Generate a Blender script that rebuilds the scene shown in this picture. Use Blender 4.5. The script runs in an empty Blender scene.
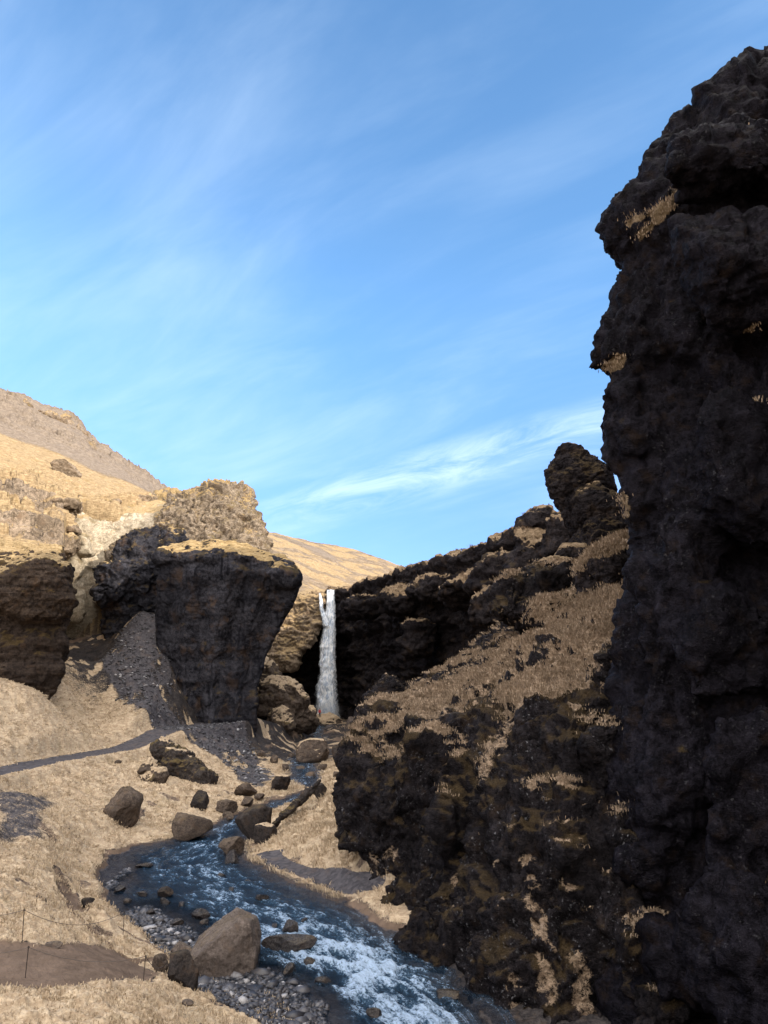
import bpy, bmesh, math, random
import numpy as np
from mathutils import Vector, Matrix
R = math.radians
rng = np.random.default_rng(7)
random.seed(7)
scene = bpy.context.scene
COL = scene.collection

# ------------------------------------------------------------------ survey geometry
F = 770.0
A = R(12.0)
CA, SA = math.cos(A), math.sin(A)

def ratio(py):
    v = (512.0 - py) / F
    return (SA + v * CA) / (CA - v * SA)

def P(px, py, Y):
    """world point on the sight line of a surveyed direction at forward distance Y"""
    v = (512.0 - py) / F
    dy = CA - v * SA
    return ((px - 384.0) / F / dy * Y, Y, ratio(py) * Y)

def PZ(px, py, z):
    return P(px, py, z / ratio(py))

def X(px, Y, z=0.0):
    return (px - 384.0) / F * (Y * CA + z * SA)

def bpx(x, y, z):
    """bearing of a world point"""
    return 384.0 + F * x / np.maximum(y * CA + z * SA, 0.1)

def bpy_(x, y, z):
    d = np.maximum(y * CA + z * SA, 0.1)
    return 512.0 - F * (z * CA - y * SA) / d

WY = np.array([0, 20, 27, 32, 36, 40, 45, 55, 68, 80, 100, 130, 160, 400.])
WZ = np.array([-14.2, -13.6, -13.25, -12.85, -12.45, -12.15, -11.9, -11.55, -10.9, -10.5, -10.1, -9.8, -9.7, -9.7])
def zw(y):
    return np.interp(y, WY, WZ)

def PW(px, py):
    Y = 45.0
    for _ in range(40):
        Y = 0.5 * Y + 0.5 * float(zw(Y)) / ratio(py)
    return P(px, py, Y)

# ------------------------------------------------------------------ noise
_perm = rng.permutation(512).astype(np.int64)
_g = rng.normal(size=(512, 3)); _g /= np.linalg.norm(_g, axis=1)[:, None]
_rv = rng.random((512, 3))

def _hash(i, j, k):
    return _perm[(_perm[(_perm[i & 511] + j) & 511] + k) & 511]

def perlin(p):
    p = np.asarray(p, dtype=np.float64)
    f = np.floor(p); i = f.astype(np.int64); d = p - f
    u = d * d * d * (d * (d * 6 - 15) + 10)
    out = 0
    for a in (0, 1):
        wa = u[:, 0] if a else 1 - u[:, 0]
        ha = _perm[(i[:, 0] + a) & 511]
        for b in (0, 1):
            wb = u[:, 1] if b else 1 - u[:, 1]
            hb = _perm[(ha + i[:, 1] + b) & 511]
            for c in (0, 1):
                wc = u[:, 2] if c else 1 - u[:, 2]
                g = _g[_perm[(hb + i[:, 2] + c) & 511]]
                out = out + wa * wb * wc * ((d[:, 0] - a) * g[:, 0] + (d[:, 1] - b) * g[:, 1] + (d[:, 2] - c) * g[:, 2])
    return out * 1.5

from concurrent.futures import ThreadPoolExecutor
_pool = ThreadPoolExecutor(4)
def chunked(fn, p):
    n = len(p); st = 24000
    if n <= st: return fn(p)
    parts = list(_pool.map(lambda i: fn(p[i:i + st]), range(0, n, st)))
    if isinstance(parts[0], tuple):
        return tuple(np.concatenate([q[k] for q in parts]) for k in range(len(parts[0])))
    return np.concatenate(parts)

def fbm(p, *a, **k):
    return chunked(lambda q: fbm_(q, *a, **k), np.asarray(p, dtype=np.float64))
def ridged(p, *a, **k):
    return chunked(lambda q: ridged_(q, *a, **k), np.asarray(p, dtype=np.float64))
def worley(p):
    return chunked(worley_, np.asarray(p, dtype=np.float64))

def fbm_(p, oct=4, gain=0.5, lac=2.03):
    s = 0; a = 1.0; q = np.array(p, dtype=np.float64); n = 0
    for _ in range(oct):
        s = s + a * perlin(q); n += a
        a *= gain; q = q * lac + 17.3
    return s / n

def ridged_(p, oct=4, gain=0.5, lac=2.1):
    s = 0; a = 1.0; q = np.array(p, dtype=np.float64); n = 0
    for _ in range(oct):
        s = s + a * (1 - 2.2 * np.abs(perlin(q))); n += a
        a *= gain; q = q * lac + 9.1
    return s / n

def worley_(p):
    """F1 distance and a random value per cell"""
    p = np.asarray(p, dtype=np.float64)
    f = np.floor(p).astype(np.int64); d = p - f
    best = np.full(len(p), 9.0); sec = np.full(len(p), 9.0); val = np.zeros(len(p))
    for a in (-1, 0, 1):
        for b in (-1, 0, 1):
            for c in (-1, 0, 1):
                h = _hash(f[:, 0] + a, f[:, 1] + b, f[:, 2] + c)
                r = _rv[h]
                dd = (r[:, 0] + a - d[:, 0]) ** 2 + (r[:, 1] + b - d[:, 1]) ** 2 + (r[:, 2] + c - d[:, 2]) ** 2
                m = dd < best
                sec = np.where(m, best, np.minimum(sec, dd))
                best = np.where(m, dd, best)
                val = np.where(m, _rv[(h + 77) & 511][:, 0], val)
    return np.sqrt(best), np.sqrt(sec), val

def sstep(a, b, x):
    t = np.clip((x - a) / (b - a), 0, 1)
    return t * t * (3 - 2 * t)

def rbf(ctrl, smooth=0.02):
    c = np.array(ctrl, dtype=np.float64)
    xy, z = c[:, :2], c[:, 2]
    n = len(c)
    def phi(r2):
        return np.where(r2 > 1e-9, 0.5 * r2 * np.log(np.maximum(r2, 1e-9)), 0)
    d2 = ((xy[:, None] - xy[None]) ** 2).sum(-1)
    K = phi(d2) + np.eye(n) * smooth * 20
    Pm = np.hstack([np.ones((n, 1)), xy])
    M = np.zeros((n + 3, n + 3)); M[:n, :n] = K; M[:n, n:] = Pm; M[n:, :n] = Pm.T
    w = np.linalg.solve(M, np.concatenate([z, np.zeros(3)]))
    def f(x, y):
        x = np.asarray(x, float); y = np.asarray(y, float)
        out = w[n] + w[n + 1] * x + w[n + 2] * y
        for k in range(n):
            out = out + w[k] * phi((x - xy[k, 0]) ** 2 + (y - xy[k, 1]) ** 2)
        return out
    return f

def poly_sd(x, y, poly):
    """signed distance in plan, negative inside"""
    poly = np.array(poly)[:, :2]
    n = len(poly); d = np.full(x.shape, 1e9); inside = np.zeros(x.shape, bool)
    for i in range(n):
        ax, ay = poly[i]; bx, by = poly[(i + 1) % n]
        ex, ey = bx - ax, by - ay
        t = np.clip(((x - ax) * ex + (y - ay) * ey) / (ex * ex + ey * ey + 1e-12), 0, 1)
        d = np.minimum(d, np.hypot(x - ax - t * ex, y - ay - t * ey))
        c = ((ay > y) != (by > y)) & (x < ex * (y - ay) / (ey if abs(ey) > 1e-9 else 1e-9) + ax)
        inside ^= c
    return np.where(inside, -d, d)

def line_d(x, y, pts):
    """distance to a polyline in plan, arclength and interpolated width"""
    pts = np.array(pts, float)
    d = np.full(x.shape, 1e9); s = np.zeros(x.shape); side = np.zeros(x.shape); acc = 0
    for i in range(len(pts) - 1):
        ax, ay = pts[i, :2]; bx, by = pts[i + 1, :2]
        ex, ey = bx - ax, by - ay; L = math.hypot(ex, ey)
        t = np.clip(((x - ax) * ex + (y - ay) * ey) / (L * L), 0, 1)
        dd = np.hypot(x - ax - t * ex, y - ay - t * ey)
        m = dd < d
        d = np.where(m, dd, d); s = np.where(m, acc + t * L, s)
        side = np.where(m, np.sign(ex * (y - ay) - ey * (x - ax)), side)
        acc += L
    return d, s, side

# ------------------------------------------------------------------ materials
def new_mat(name):
    m = bpy.data.materials.new(name); m.use_nodes = True
    nt = m.node_tree; nt.nodes.clear()
    out = nt.nodes.new('ShaderNodeOutputMaterial')
    b = nt.nodes.new('ShaderNodeBsdfPrincipled')
    nt.links.new(b.outputs[0], out.inputs[0])
    return m, nt, b, out

class N:
    def __init__(s, nt): s.nt = nt
    def node(s, t, **k):
        n = s.nt.nodes.new(t)
        for a, v in k.items(): setattr(n, a, v)
        return n
    def link(s, a, b): s.nt.links.new(a, b)
    def val(s, sock, v):
        if hasattr(v, 'is_output') or isinstance(v, bpy.types.NodeSocket): s.link(v, sock)
        else: sock.default_value = v
    def noise(s, vec, scale, detail=4, rough=0.55, dist=0.0, out=0):
        n = s.node('ShaderNodeTexNoise'); s.link(vec, n.inputs['Vector'])
        n.inputs['Scale'].default_value = scale; n.inputs['Detail'].default_value = detail
        n.inputs['Roughness'].default_value = rough; n.inputs['Distortion'].default_value = dist
        return n.outputs[out]
    def voro(s, vec, scale, feature='F1', out='Distance'):
        n = s.node('ShaderNodeTexVoronoi', feature=feature); s.link(vec, n.inputs['Vector'])
        n.inputs['Scale'].default_value = scale
        return n.outputs[out]
    def math(s, op, a, b=0.0, c=None, clamp=False):
        n = s.node('ShaderNodeMath', operation=op, use_clamp=clamp)
        s.val(n.inputs[0], a); s.val(n.inputs[1], b)
        if c is not None: s.val(n.inputs[2], c)
        return n.outputs[0]
    def ramp(s, f, lo, hi):
        n = s.node('ShaderNodeMapRange'); n.interpolation_type = 'SMOOTHSTEP'
        s.link(f, n.inputs[0]); n.inputs[1].default_value = lo; n.inputs[2].default_value = hi
        return n.outputs[0]
    def mix(s, f, a, b, mode='MIX'):
        n = s.node('ShaderNodeMix', data_type='RGBA', blend_type=mode)
        s.val(n.inputs[0], f)
        s.val(n.inputs[6], a if isinstance(a, bpy.types.NodeSocket) else (*a, 1))
        s.val(n.inputs[7], b if isinstance(b, bpy.types.NodeSocket) else (*b, 1))
        return n.outputs[2]
    def scalev(s, vec, sc):
        n = s.node('ShaderNodeVectorMath', operation='MULTIPLY'); s.link(vec, n.inputs[0]); n.inputs[1].default_value = sc
        return n.outputs[0]

def land_mat(name, rock=((.030,.028,.031),(.062,.054,.052)), brown=(.085,.058,.038), spec=0.0, glint=0.0,
             grassA=(.53,.42,.295), grassB=(.33,.245,.165), moss=(.16,.115,.045), scree=((.052,.049,.056),(.100,.094,.102)),
             dirt=(.17,.122,.092), scale=1.0, bump=0.6, wetgloss=0.75, streak=1.0, lay=1.0):
    """ground and rock: the vertex masks say where grass (R), scree (G), earth (B) and moss (A) lie; the rest is bare rock"""
    m, nt, b, out = new_mat(name); g = N(nt)
    tc = g.node('ShaderNodeTexCoord').outputs['Object']
    att = g.node('ShaderNodeAttribute', attribute_name='mask')
    sep = g.node('ShaderNodeSeparateColor'); g.link(att.outputs['Color'], sep.inputs[0])
    gr, sc_, di, mo = sep.outputs[0], sep.outputs[1], sep.outputs[2], att.outputs['Alpha']
    n_big = g.noise(tc, 0.22 * scale, 5, 0.6)
    n_mid = g.noise(tc, 1.1 * scale, 6, 0.62)
    n_fine = g.noise(tc, 5.5 * scale, 5, 0.65)
    n_grit = g.noise(tc, 16 * scale, 3, 0.6)
    # rock: layered and streaked
    st = g.noise(g.scalev(tc, (1 - .75 * lay, 1 - .75 * lay, 1 + 1.2 * lay)), 1.3 * scale, 6, 0.65, 0.6)
    vs = g.noise(g.scalev(tc, (1.6, 1.6, 0.16)), 1.5 * scale, 5, 0.6, 0.3)
    f = g.math('ADD', g.math('MULTIPLY', st, 0.4), g.math('ADD', g.math('MULTIPLY', n_fine, 0.35), g.math('MULTIPLY', n_grit, 0.25)))
    rc = g.mix(g.ramp(f, 0.38, 0.62), tuple(q * .6 for q in rock[0]), tuple(q * 1.25 for q in rock[1]))
    crk = g.ramp(g.voro(g.scalev(tc, (1, 1, 1.7)), 1.7 * scale, 'DISTANCE_TO_EDGE'), .055, .0)
    rc = g.mix(g.math('MULTIPLY', g.math('MULTIPLY', crk, g.ramp(n_mid, .42, .58)), .55), rc, tuple(q * .35 for q in rock[0]))
    rc = g.mix(g.math('MULTIPLY', g.ramp(n_mid, 0.52, 0.70), 0.75), rc, brown)
    pale = tuple(min(1, c * 2.0) for c in rock[1])
    rc = g.mix(g.math('MULTIPLY', g.ramp(vs, 0.56, 0.76), 0.55 * streak), rc, pale)
    dark = tuple(c * 0.45 for c in rock[0])
    rc = g.mix(g.math('MULTIPLY', g.ramp(vs, 0.46, 0.30), 0.7 * streak), rc, dark)
    if glint > 0:
        gl = g.math('MULTIPLY', g.ramp(g.noise(tc, 6.5, 3, 0.6), 0.60, 0.69), g.ramp(g.noise(tc, .45, 3, .6), 0.47, 0.60))
        rc = g.mix(g.math('MULTIPLY', gl, glint), rc, (.26, .26, .28))  # pale flecks: lichen, plus wet glints painted into the rock colour
    rc = g.mix(g.math('MULTIPLY', g.ramp(g.noise(g.scalev(tc, (1, 1, .7)), .16, 5, .65), .46, .62), .5), rc, tuple(q * .8 for q in rock[0]))
    # earth
    dc = g.mix(g.ramp(n_mid, 0.35, 0.65), dirt, tuple(c * 0.72 for c in dirt))
    # scree
    sv = g.voro(tc, 4.5 * scale, out='Color')
    svs = g.node('ShaderNodeSeparateColor'); g.link(sv, svs.inputs[0])
    scc = g.mix(svs.outputs[0], scree[0], scree[1])
    scc = g.mix(g.math('MULTIPLY', g.ramp(n_mid, 0.5, 0.7), 0.5), scc, (.13, .10, .085))
    # grass
    gs = g.noise(g.scalev(tc, (1.0, 1.0, 2.6)), 2.3 * scale, 6, 0.7, 0.8)
    gc = g.mix(g.ramp(gs, 0.38, 0.66), grassB, grassA)
    gc = g.mix(g.math('MULTIPLY', g.ramp(n_big, 0.5, 0.68), 0.45), gc, tuple(c * 0.75 for c in grassA))
    gc = g.mix(g.math('MULTIPLY', g.ramp(n_grit, 0.58, 0.72), 0.5), gc, tuple(c * 0.42 for c in grassB))
    gc = g.mix(g.math('MULTIPLY', g.ramp(g.noise(tc, 0.7 * scale, 4, .6), 0.56, 0.70), 0.35), gc, moss)
    pt = g.math('MULTIPLY', g.ramp(g.noise(tc, .95 * scale, 5, .65), .56, .66), g.ramp(n_fine, .38, .6))
    gc = g.mix(g.math('MULTIPLY', pt, .75), gc, tuple(q * .48 for q in grassB))
    gc = g.mix(g.math('MULTIPLY', g.ramp(g.noise(tc, .38 * scale, 5, .62), .52, .70), .30), gc, tuple(q * .95 for q in grassB))
    mc = g.mix(g.ramp(n_fine, 0.4, 0.62), moss, tuple(c * 0.5 for c in moss))
    wob = g.math('MULTIPLY', g.math('SUBTRACT', g.math('ADD', g.math('MULTIPLY', n_grit, .35), g.math('ADD', g.math('MULTIPLY', n_fine, .35), g.math('MULTIPLY', n_mid, .3))), 0.5), 1.9)
    def msk(s): return g.ramp(g.math('ADD', s, wob), 0.36, 0.64)
    c = g.mix(g.math('MULTIPLY', g.ramp(g.math('ADD', mo, wob), .3, .95), .75), rc, mc)
    c = g.mix(msk(di), c, dc)
    c = g.mix(msk(sc_), c, scc)
    mg = msk(gr)
    c = g.mix(mg, c, gc)
    g.link(c, b.inputs['Base Color'])
    soft = g.math('MAXIMUM', mg, msk(sc_))
    rough = g.math('MULTIPLY_ADD', n_fine, 0.35, wetgloss - 0.2)
    rr = g.mix(soft, (0, 0, 0), (1, 1, 1))
    rn = g.node('ShaderNodeMix', data_type='FLOAT'); g.link(mg, rn.inputs[0]); g.link(rough, rn.inputs[2]); rn.inputs[3].default_value = 0.95
    g.link(rn.outputs[0], b.inputs['Roughness'])
    b.inputs['Specular IOR Level'].default_value = 0.035 + spec
    # bump
    h = g.math('ADD', g.math('MULTIPLY', n_fine, 0.22), g.math('MULTIPLY', n_grit, 0.07))
    h = g.math('ADD', h, g.math('MULTIPLY', st, 0.25))
    h = g.math('ADD', h, g.math('MULTIPLY', g.math('MULTIPLY', svs.outputs[1], 0.12), msk(sc_)))
    h = g.math('ADD', h, g.math('MULTIPLY', gs, 0.25))
    bp = g.node('ShaderNodeBump'); bp.inputs['Strength'].default_value = bump; bp.inputs['Distance'].default_value = 0.55 / scale
    g.link(h, bp.inputs['Height']); g.link(bp.outputs[0], b.inputs['Normal'])
    return m

M = {}
M['ground'] = land_mat('ground_land', lay=0.2, bump=0.5)
M['hill'] = land_mat('hill_land', lay=0.3, rock=((.13,.098,.070),(.31,.24,.175)), brown=(.19,.13,.085), grassA=(.42,.315,.185), grassB=(.25,.175,.10),
                     moss=(.24,.16,.05), scree=((.17,.135,.105),(.26,.21,.165)), scale=0.5, bump=0.7, streak=.4)
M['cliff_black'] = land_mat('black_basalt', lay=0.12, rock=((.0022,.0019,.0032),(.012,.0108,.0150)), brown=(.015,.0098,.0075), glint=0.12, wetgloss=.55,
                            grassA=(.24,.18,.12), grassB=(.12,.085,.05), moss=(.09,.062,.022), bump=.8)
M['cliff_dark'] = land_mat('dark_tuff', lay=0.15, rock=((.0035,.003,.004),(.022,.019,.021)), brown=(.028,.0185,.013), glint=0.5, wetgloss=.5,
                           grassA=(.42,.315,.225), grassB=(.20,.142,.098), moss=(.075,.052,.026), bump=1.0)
M['cliff_rim'] = land_mat('rim_rock', lay=0.6, rock=((.006,.0052,.007),(.030,.0255,.027)), brown=(.050,.034,.024),
                          grassA=(.34,.25,.165), grassB=(.15,.105,.065), moss=(.085,.060,.030), scale=.6, bump=.9)
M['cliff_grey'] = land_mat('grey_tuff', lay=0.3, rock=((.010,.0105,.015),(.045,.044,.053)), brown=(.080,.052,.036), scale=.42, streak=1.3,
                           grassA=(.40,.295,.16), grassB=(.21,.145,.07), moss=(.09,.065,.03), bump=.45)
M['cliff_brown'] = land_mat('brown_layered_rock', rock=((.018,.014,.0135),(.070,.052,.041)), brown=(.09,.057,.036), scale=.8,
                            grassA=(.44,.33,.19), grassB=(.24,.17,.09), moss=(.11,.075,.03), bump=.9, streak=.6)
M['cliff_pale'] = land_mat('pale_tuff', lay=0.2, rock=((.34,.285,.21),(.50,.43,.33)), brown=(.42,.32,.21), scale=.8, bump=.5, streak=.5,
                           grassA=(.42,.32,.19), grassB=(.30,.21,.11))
M['crag'] = land_mat('crag_rock', lay=0.15, rock=((.13,.102,.078),(.32,.26,.20)), brown=(.22,.155,.10), scale=.9, bump=1.0, streak=.4,
                     grassA=(.42,.31,.165), grassB=(.26,.18,.09), moss=(.2,.145,.06))
M['boulder_grey'] = land_mat('grey_boulder', lay=0, rock=((.085,.068,.060),(.165,.136,.122)), brown=(.15,.11,.085), scale=2.2, bump=.5, wetgloss=.8, streak=.25)
M['boulder_dark'] = land_mat('dark_boulder', lay=0.15, rock=((.022,.020,.022),(.055,.046,.042)), brown=(.075,.05,.035), scale=2.0, bump=.7, wetgloss=.55, streak=.4)
M['boulder_wet'] = land_mat('wet_boulder', lay=0, rock=((.016,.015,.018),(.045,.038,.036)), brown=(.05,.034,.026), scale=2.0, bump=.5, wetgloss=.3, spec=.2, streak=.2)
M['boulder_brown'] = land_mat('brown_boulder', lay=0.1, rock=((.050,.040,.036),(.135,.105,.085)), brown=(.12,.08,.055), scale=2.0, bump=.7, streak=.3)

# ------------------------------------------------------------------ mesh helpers
def mesh_from(name, v, f4, mat=None, smooth=True, parent=None):
    me = bpy.data.meshes.new(name)
    v = np.ascontiguousarray(v, dtype=np.float32); f4 = np.ascontiguousarray(f4, dtype=np.int32)
    k = f4.shape[1]
    me.vertices.add(len(v)); me.vertices.foreach_set('co', v.ravel())
    me.loops.add(f4.size); me.loops.foreach_set('vertex_index', f4.ravel())
    me.polygons.add(len(f4)); me.polygons.foreach_set('loop_start', np.arange(0, f4.size, k, dtype=np.int32))
    me.polygons.foreach_set('loop_total', np.full(len(f4), k, dtype=np.int32))
    me.update(calc_edges=True); me.validate()
    if smooth: me.polygons.foreach_set('use_smooth', np.ones(len(me.polygons), bool))
    o = bpy.data.objects.new(name, me); COL.objects.link(o)
    if mat: me.materials.append(mat)
    if parent: o.parent = parent
    return o

def set_mask(o, g, s, d, m):
    me = o.data
    a = me.attributes.get('mask') or me.attributes.new('mask', 'FLOAT_COLOR', 'POINT')
    arr = np.stack([np.broadcast_to(np.asarray(t, dtype=np.float32), (len(me.vertices),)) for t in (g, s, d, m)], 1).astype(np.float32)
    a.data.foreach_set('color', np.ascontiguousarray(arr).ravel())

def set_float(o, name, v):
    a = o.data.attributes.new(name, 'FLOAT', 'POINT')
    a.data.foreach_set('value', np.ascontiguousarray(v, dtype=np.float32))

def co_no(me):
    n = len(me.vertices)
    c = np.empty(n * 3, np.float32); me.vertices.foreach_get('co', c)
    nn = np.empty(n * 3, np.float32); me.vertices.foreach_get('normal', nn)
    return c.reshape(-1, 3).astype(np.float64), nn.reshape(-1, 3).astype(np.float64)

def tag(o, label, cat=None, group=None, kind=None):
    o['label'] = label
    if cat: o['category'] = cat
    if group: o['group'] = group
    if kind: o['kind'] = kind
    return o

def struct(o, label=None):
    o['kind'] = 'structure'
    if label: o['label'] = label
    return o

def grid_faces(nu, nv, closed_u=False):
    iu = np.arange(nu if closed_u else nu - 1); iv = np.arange(nv - 1)
    U, V = np.meshgrid(iu, iv, indexing='ij')
    U2 = (U + 1) % nu
    return np.stack([U * nv + V, U2 * nv + V, U2 * nv + V + 1, U * nv + V + 1], -1).reshape(-1, 4)

def sheet(name, th, rs, zf, mat, cut=None):
    """ground sheet on bearing x range lines round the origin; zf gives height and masks"""
    T, RR = np.meshgrid(th, rs, indexing='ij')
    x = (np.sin(T) * RR).ravel(); y = (np.cos(T) * RR).ravel()
    x, y, z, masks = zf(x, y)
    f = grid_faces(len(th), len(rs))
    v = np.stack([x, y, z], 1)
    if cut is not None:
        bad = cut(x, y)
        f = f[~bad[f].any(1)]
        used = np.zeros(len(v), bool); used[f.ravel()] = True
        idx = np.cumsum(used) - 1; v = v[used]; f = idx[f]; masks = [np.broadcast_to(m, used.shape)[used] for m in masks]
    f = f[:, ::-1]
    o = mesh_from(name, v, f, mat)
    set_mask(o, *masks)
    return o

def loft_bm(bm, rings):
    """closed solid through rings of equal point count"""
    rows = [[bm.verts.new(p) for p in r] for r in rings]
    n = len(rows[0])
    for a, b in zip(rows, rows[1:]):
        for i in range(n):
            bm.faces.new((a[i], a[(i + 1) % n], b[(i + 1) % n], b[i]))
    for r, fl in ((rows[0], True), (rows[-1], False)):
        try: bm.faces.new(r[::-1] if fl else r)
        except Exception: pass

def blob_bm(bm, loc, dims, rot=(0, 0, 0), seed=0, box=0.0):
    q = bmesh.ops.create_icosphere(bm, subdivisions=3, radius=1.0)
    mt = Matrix.Translation(loc) @ Matrix.LocRotScale(None, __import__('mathutils').Euler(rot), Vector(dims))
    rr = random.Random(seed)
    planes = [(Vector((rr.uniform(-1, 1), rr.uniform(-1, 1), rr.uniform(-1, 1))).normalized(), rr.uniform(.55, .85)) for _ in range(9)]
    for v in q['verts']:
        c = v.co.copy()
        if box:
            k = max(abs(c.x), abs(c.y), abs(c.z)); c = c.lerp(c / k * 0.85, box)
        for nrm, d in planes:
            t = c.dot(nrm) - d
            if t > 0: c -= nrm * t * 0.9
        v.co = mt @ c

def to_mesh(bm, name):
    bmesh.ops.triangulate(bm, faces=[f for f in bm.faces if len(f.verts) > 4])
    bmesh.ops.recalc_face_normals(bm, faces=bm.faces)
    me = bpy.data.meshes.new(name); bm.to_mesh(me); bm.free()
    return me

def solidify(bm, name, vox, sub=1, smooth=4, mat=None):
    """fuse overlapping solids into one skin"""
    me = to_mesh(bm, name + '_hull')
    o = bpy.data.objects.new(name + '_hull', me); COL.objects.link(o)
    r = o.modifiers.new('r', 'REMESH'); r.mode = 'VOXEL'; r.voxel_size = vox; r.adaptivity = 0
    if smooth:
        s = o.modifiers.new('s', 'SMOOTH'); s.factor = 0.5; s.iterations = smooth
    if sub:
        ss = o.modifiers.new('u', 'SUBSURF'); ss.levels = sub; ss.render_levels = sub
    dg = bpy.context.evaluated_depsgraph_get()
    me2 = bpy.data.meshes.new_from_object(o.evaluated_get(dg)); me2.name = name
    bpy.data.objects.remove(o); bpy.data.meshes.remove(me)
    me2.materials.clear()
    if mat: me2.materials.append(mat)
    o2 = bpy.data.objects.new(name, me2); COL.objects.link(o2)
    me2.polygons.foreach_set('use_smooth', np.ones(len(me2.polygons), bool))
    return o2

def rough_rock(o, big=0.8, block=0.5, fine=0.18, strata=0.25, size=1.0, off=0.0, layer=1.0, blockz=1.4, joint=0.0):
    """weather a solid: broad swells, jointed blocks, ledges and grit"""
    me = o.data; c, n = co_no(me)
    set_float(o, 'lay', n[:, 2])
    q = c / size + off
    wv = np.stack([fbm(q * .3 + k * 31.7, 3) for k in range(3)], 1)
    qw = q + wv * 1.5
    F1, F2, val = worley(qw * (0.42, 0.42, 0.42 * blockz))
    G1, G2, val2 = worley((q + wv) * (1.5, 1.5, 1.5 * blockz))
    H1, H2, val3 = worley((q + wv * .5) * (3.6, 3.6, 4.2))
    d = big * ridged(q * .16, 4)
    crease = np.clip((F2 - F1) * 3.0, 0, 1)
    d = d + block * ((val - .5) * 1.0 + (crease - 1) * 0.35) * np.clip((F2 - F1) * 9, 0, 1)
    d = d + block * .42 * ((val2 - .5) + (np.clip((G2 - G1) * 7, 0, 1) - 1) * .35)
    d = d + fine * (ridged(q * 1.9, 4, .6) * .6 + fbm(q * 2.6, 3, .6) * .4 + (val3 - .5) * .8)
    if joint:
        J1, J2, jv = worley((q + wv * 2.2) * np.array([.30, .30, .085]) / 1.0)
        ck = np.clip((J2 - J1) * 6, 0, 1)
        d = d + joint * ((jv - .5) * 1.5 * ck + (ck - 1) * .8)
        K1, K2, kv = worley((q + wv * 1.3) * np.array([.75, .75, .30]))
        d = d + joint * .4 * ((kv - .5) * 1.4 + (np.clip((K2 - K1) * 6, 0, 1) - 1) * .6)
    s = perlin(np.stack([q[:, 0] * .05, q[:, 1] * .05, q[:, 2] * .9 * layer + wv[:, 2] * 1.2], 1)) + .5 * perlin(np.stack([q[:, 0] * .08, q[:, 1] * .08, q[:, 2] * 2.6 * layer + wv[:, 0] * 1.5], 1))
    side = 1 - np.abs(n[:, 2])
    d = d + strata * 2.0 * s * side
    nn = n.copy(); 
    c2 = c + nn * (d * size)[:, None]
    me.vertices.foreach_set('co', c2.astype(np.float32).ravel()); me.update()
    return c2

def cover(o, lo=0.45, hi=0.75, patch=0.5, extra=None, mossy=0.3, screef=None, pitch=0.35):
    """grass where the rock lies back, moss on part of the rest"""
    c, n = co_no(o.data)
    n0 = np.empty(len(c), np.float32); o.data.attributes['lay'].data.foreach_get('value', n0)
    up = .35 * n[:, 2] + .65 * n0 + patch * fbm(c * pitch, 4) + .25 * fbm(c * 1.6, 3)
    g = sstep(lo, hi, up)
    if extra is not None: g = np.clip(g + extra(c, n), 0, 1)
    m = sstep(.1, .55, n[:, 2] * .6 + fbm(c * .5 + 40, 4) + mossy - .3)
    s = screef(c, n) if screef else 0.0
    # tussocks stand up from the rock
    t = g * (0.5 + 0.5 * fbm(c * 1.9, 3)) * 0.22
    c = c + np.array([0, 0, 1.0]) * t[:, None]
    o.data.vertices.foreach_set('co', c.astype(np.float32).ravel()); o.data.update()
    set_mask(o, g, s, 0.0, m * .75)
    return g
# ------------------------------------------------------------------ river course
bankL = [PW(*p) for p in [(330,1040),(300,1010),(262,985),(205,985),(182,974),(168,957),(152,938),(128,918),(109,902),(104,882),(112,858),(135,848),(165,842),(205,834),(225,820),(255,808),(278,801),(296,795),(312,791)]]
bankR = [PW(*p) for p in [(490,1040),(470,1000),(440,965),(400,942),(350,908),(300,888),(262,870),(240,860),(232,846),(250,834),(248,824),(270,812),(300,803),(318,797)]]
up = [(-8.3, 84), (-10.2, 100), (-11, 120), (-12, 145), (-13, 172)]
river_poly = [(3, 18), (0, 27)] + [p[:2] for p in bankL] + [(x - 1.1, y) for x, y in up] + [(x + 1.1, y) for x, y in up[::-1]] + [p[:2] for p in bankR][::-1] + [(9, 27), (12, 20)]
flow = [(1, 18), PW(420, 1030)[:2], PW(360, 985)[:2], PW(300, 930)[:2], PW(215, 893)[:2], PW(180, 868)[:2], PW(215, 845)[:2], PW(240, 822)[:2], PW(278, 806)[:2], PW(308, 795)[:2]] + up
barA = [PW(*p)[:2] for p in [(128,914),(150,908),(172,918),(190,932),(207,945),(198,975),(178,978),(166,955),(150,934)]]
barB = [PW(*p)[:2] for p in [(185,990),(215,978),(262,972),(300,985),(318,1005),(325,1045),(250,1045),(180,1010)]]
barC = [PW(*p)[:2] for p in [(104,880),(108,868),(118,862),(124,870),(116,885),(108,890)]]
slab = [PZ(72,912,-10.5)[:2],PZ(95,905,-10.7)[:2],PZ(125,918,-10.9)[:2],PZ(150,935,-11.2)[:2],PZ(165,947,-11.5)[:2],PZ(140,952,-11.3)[:2],PZ(115,945,-11.1)[:2],PZ(92,930,-10.9)[:2]]

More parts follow.
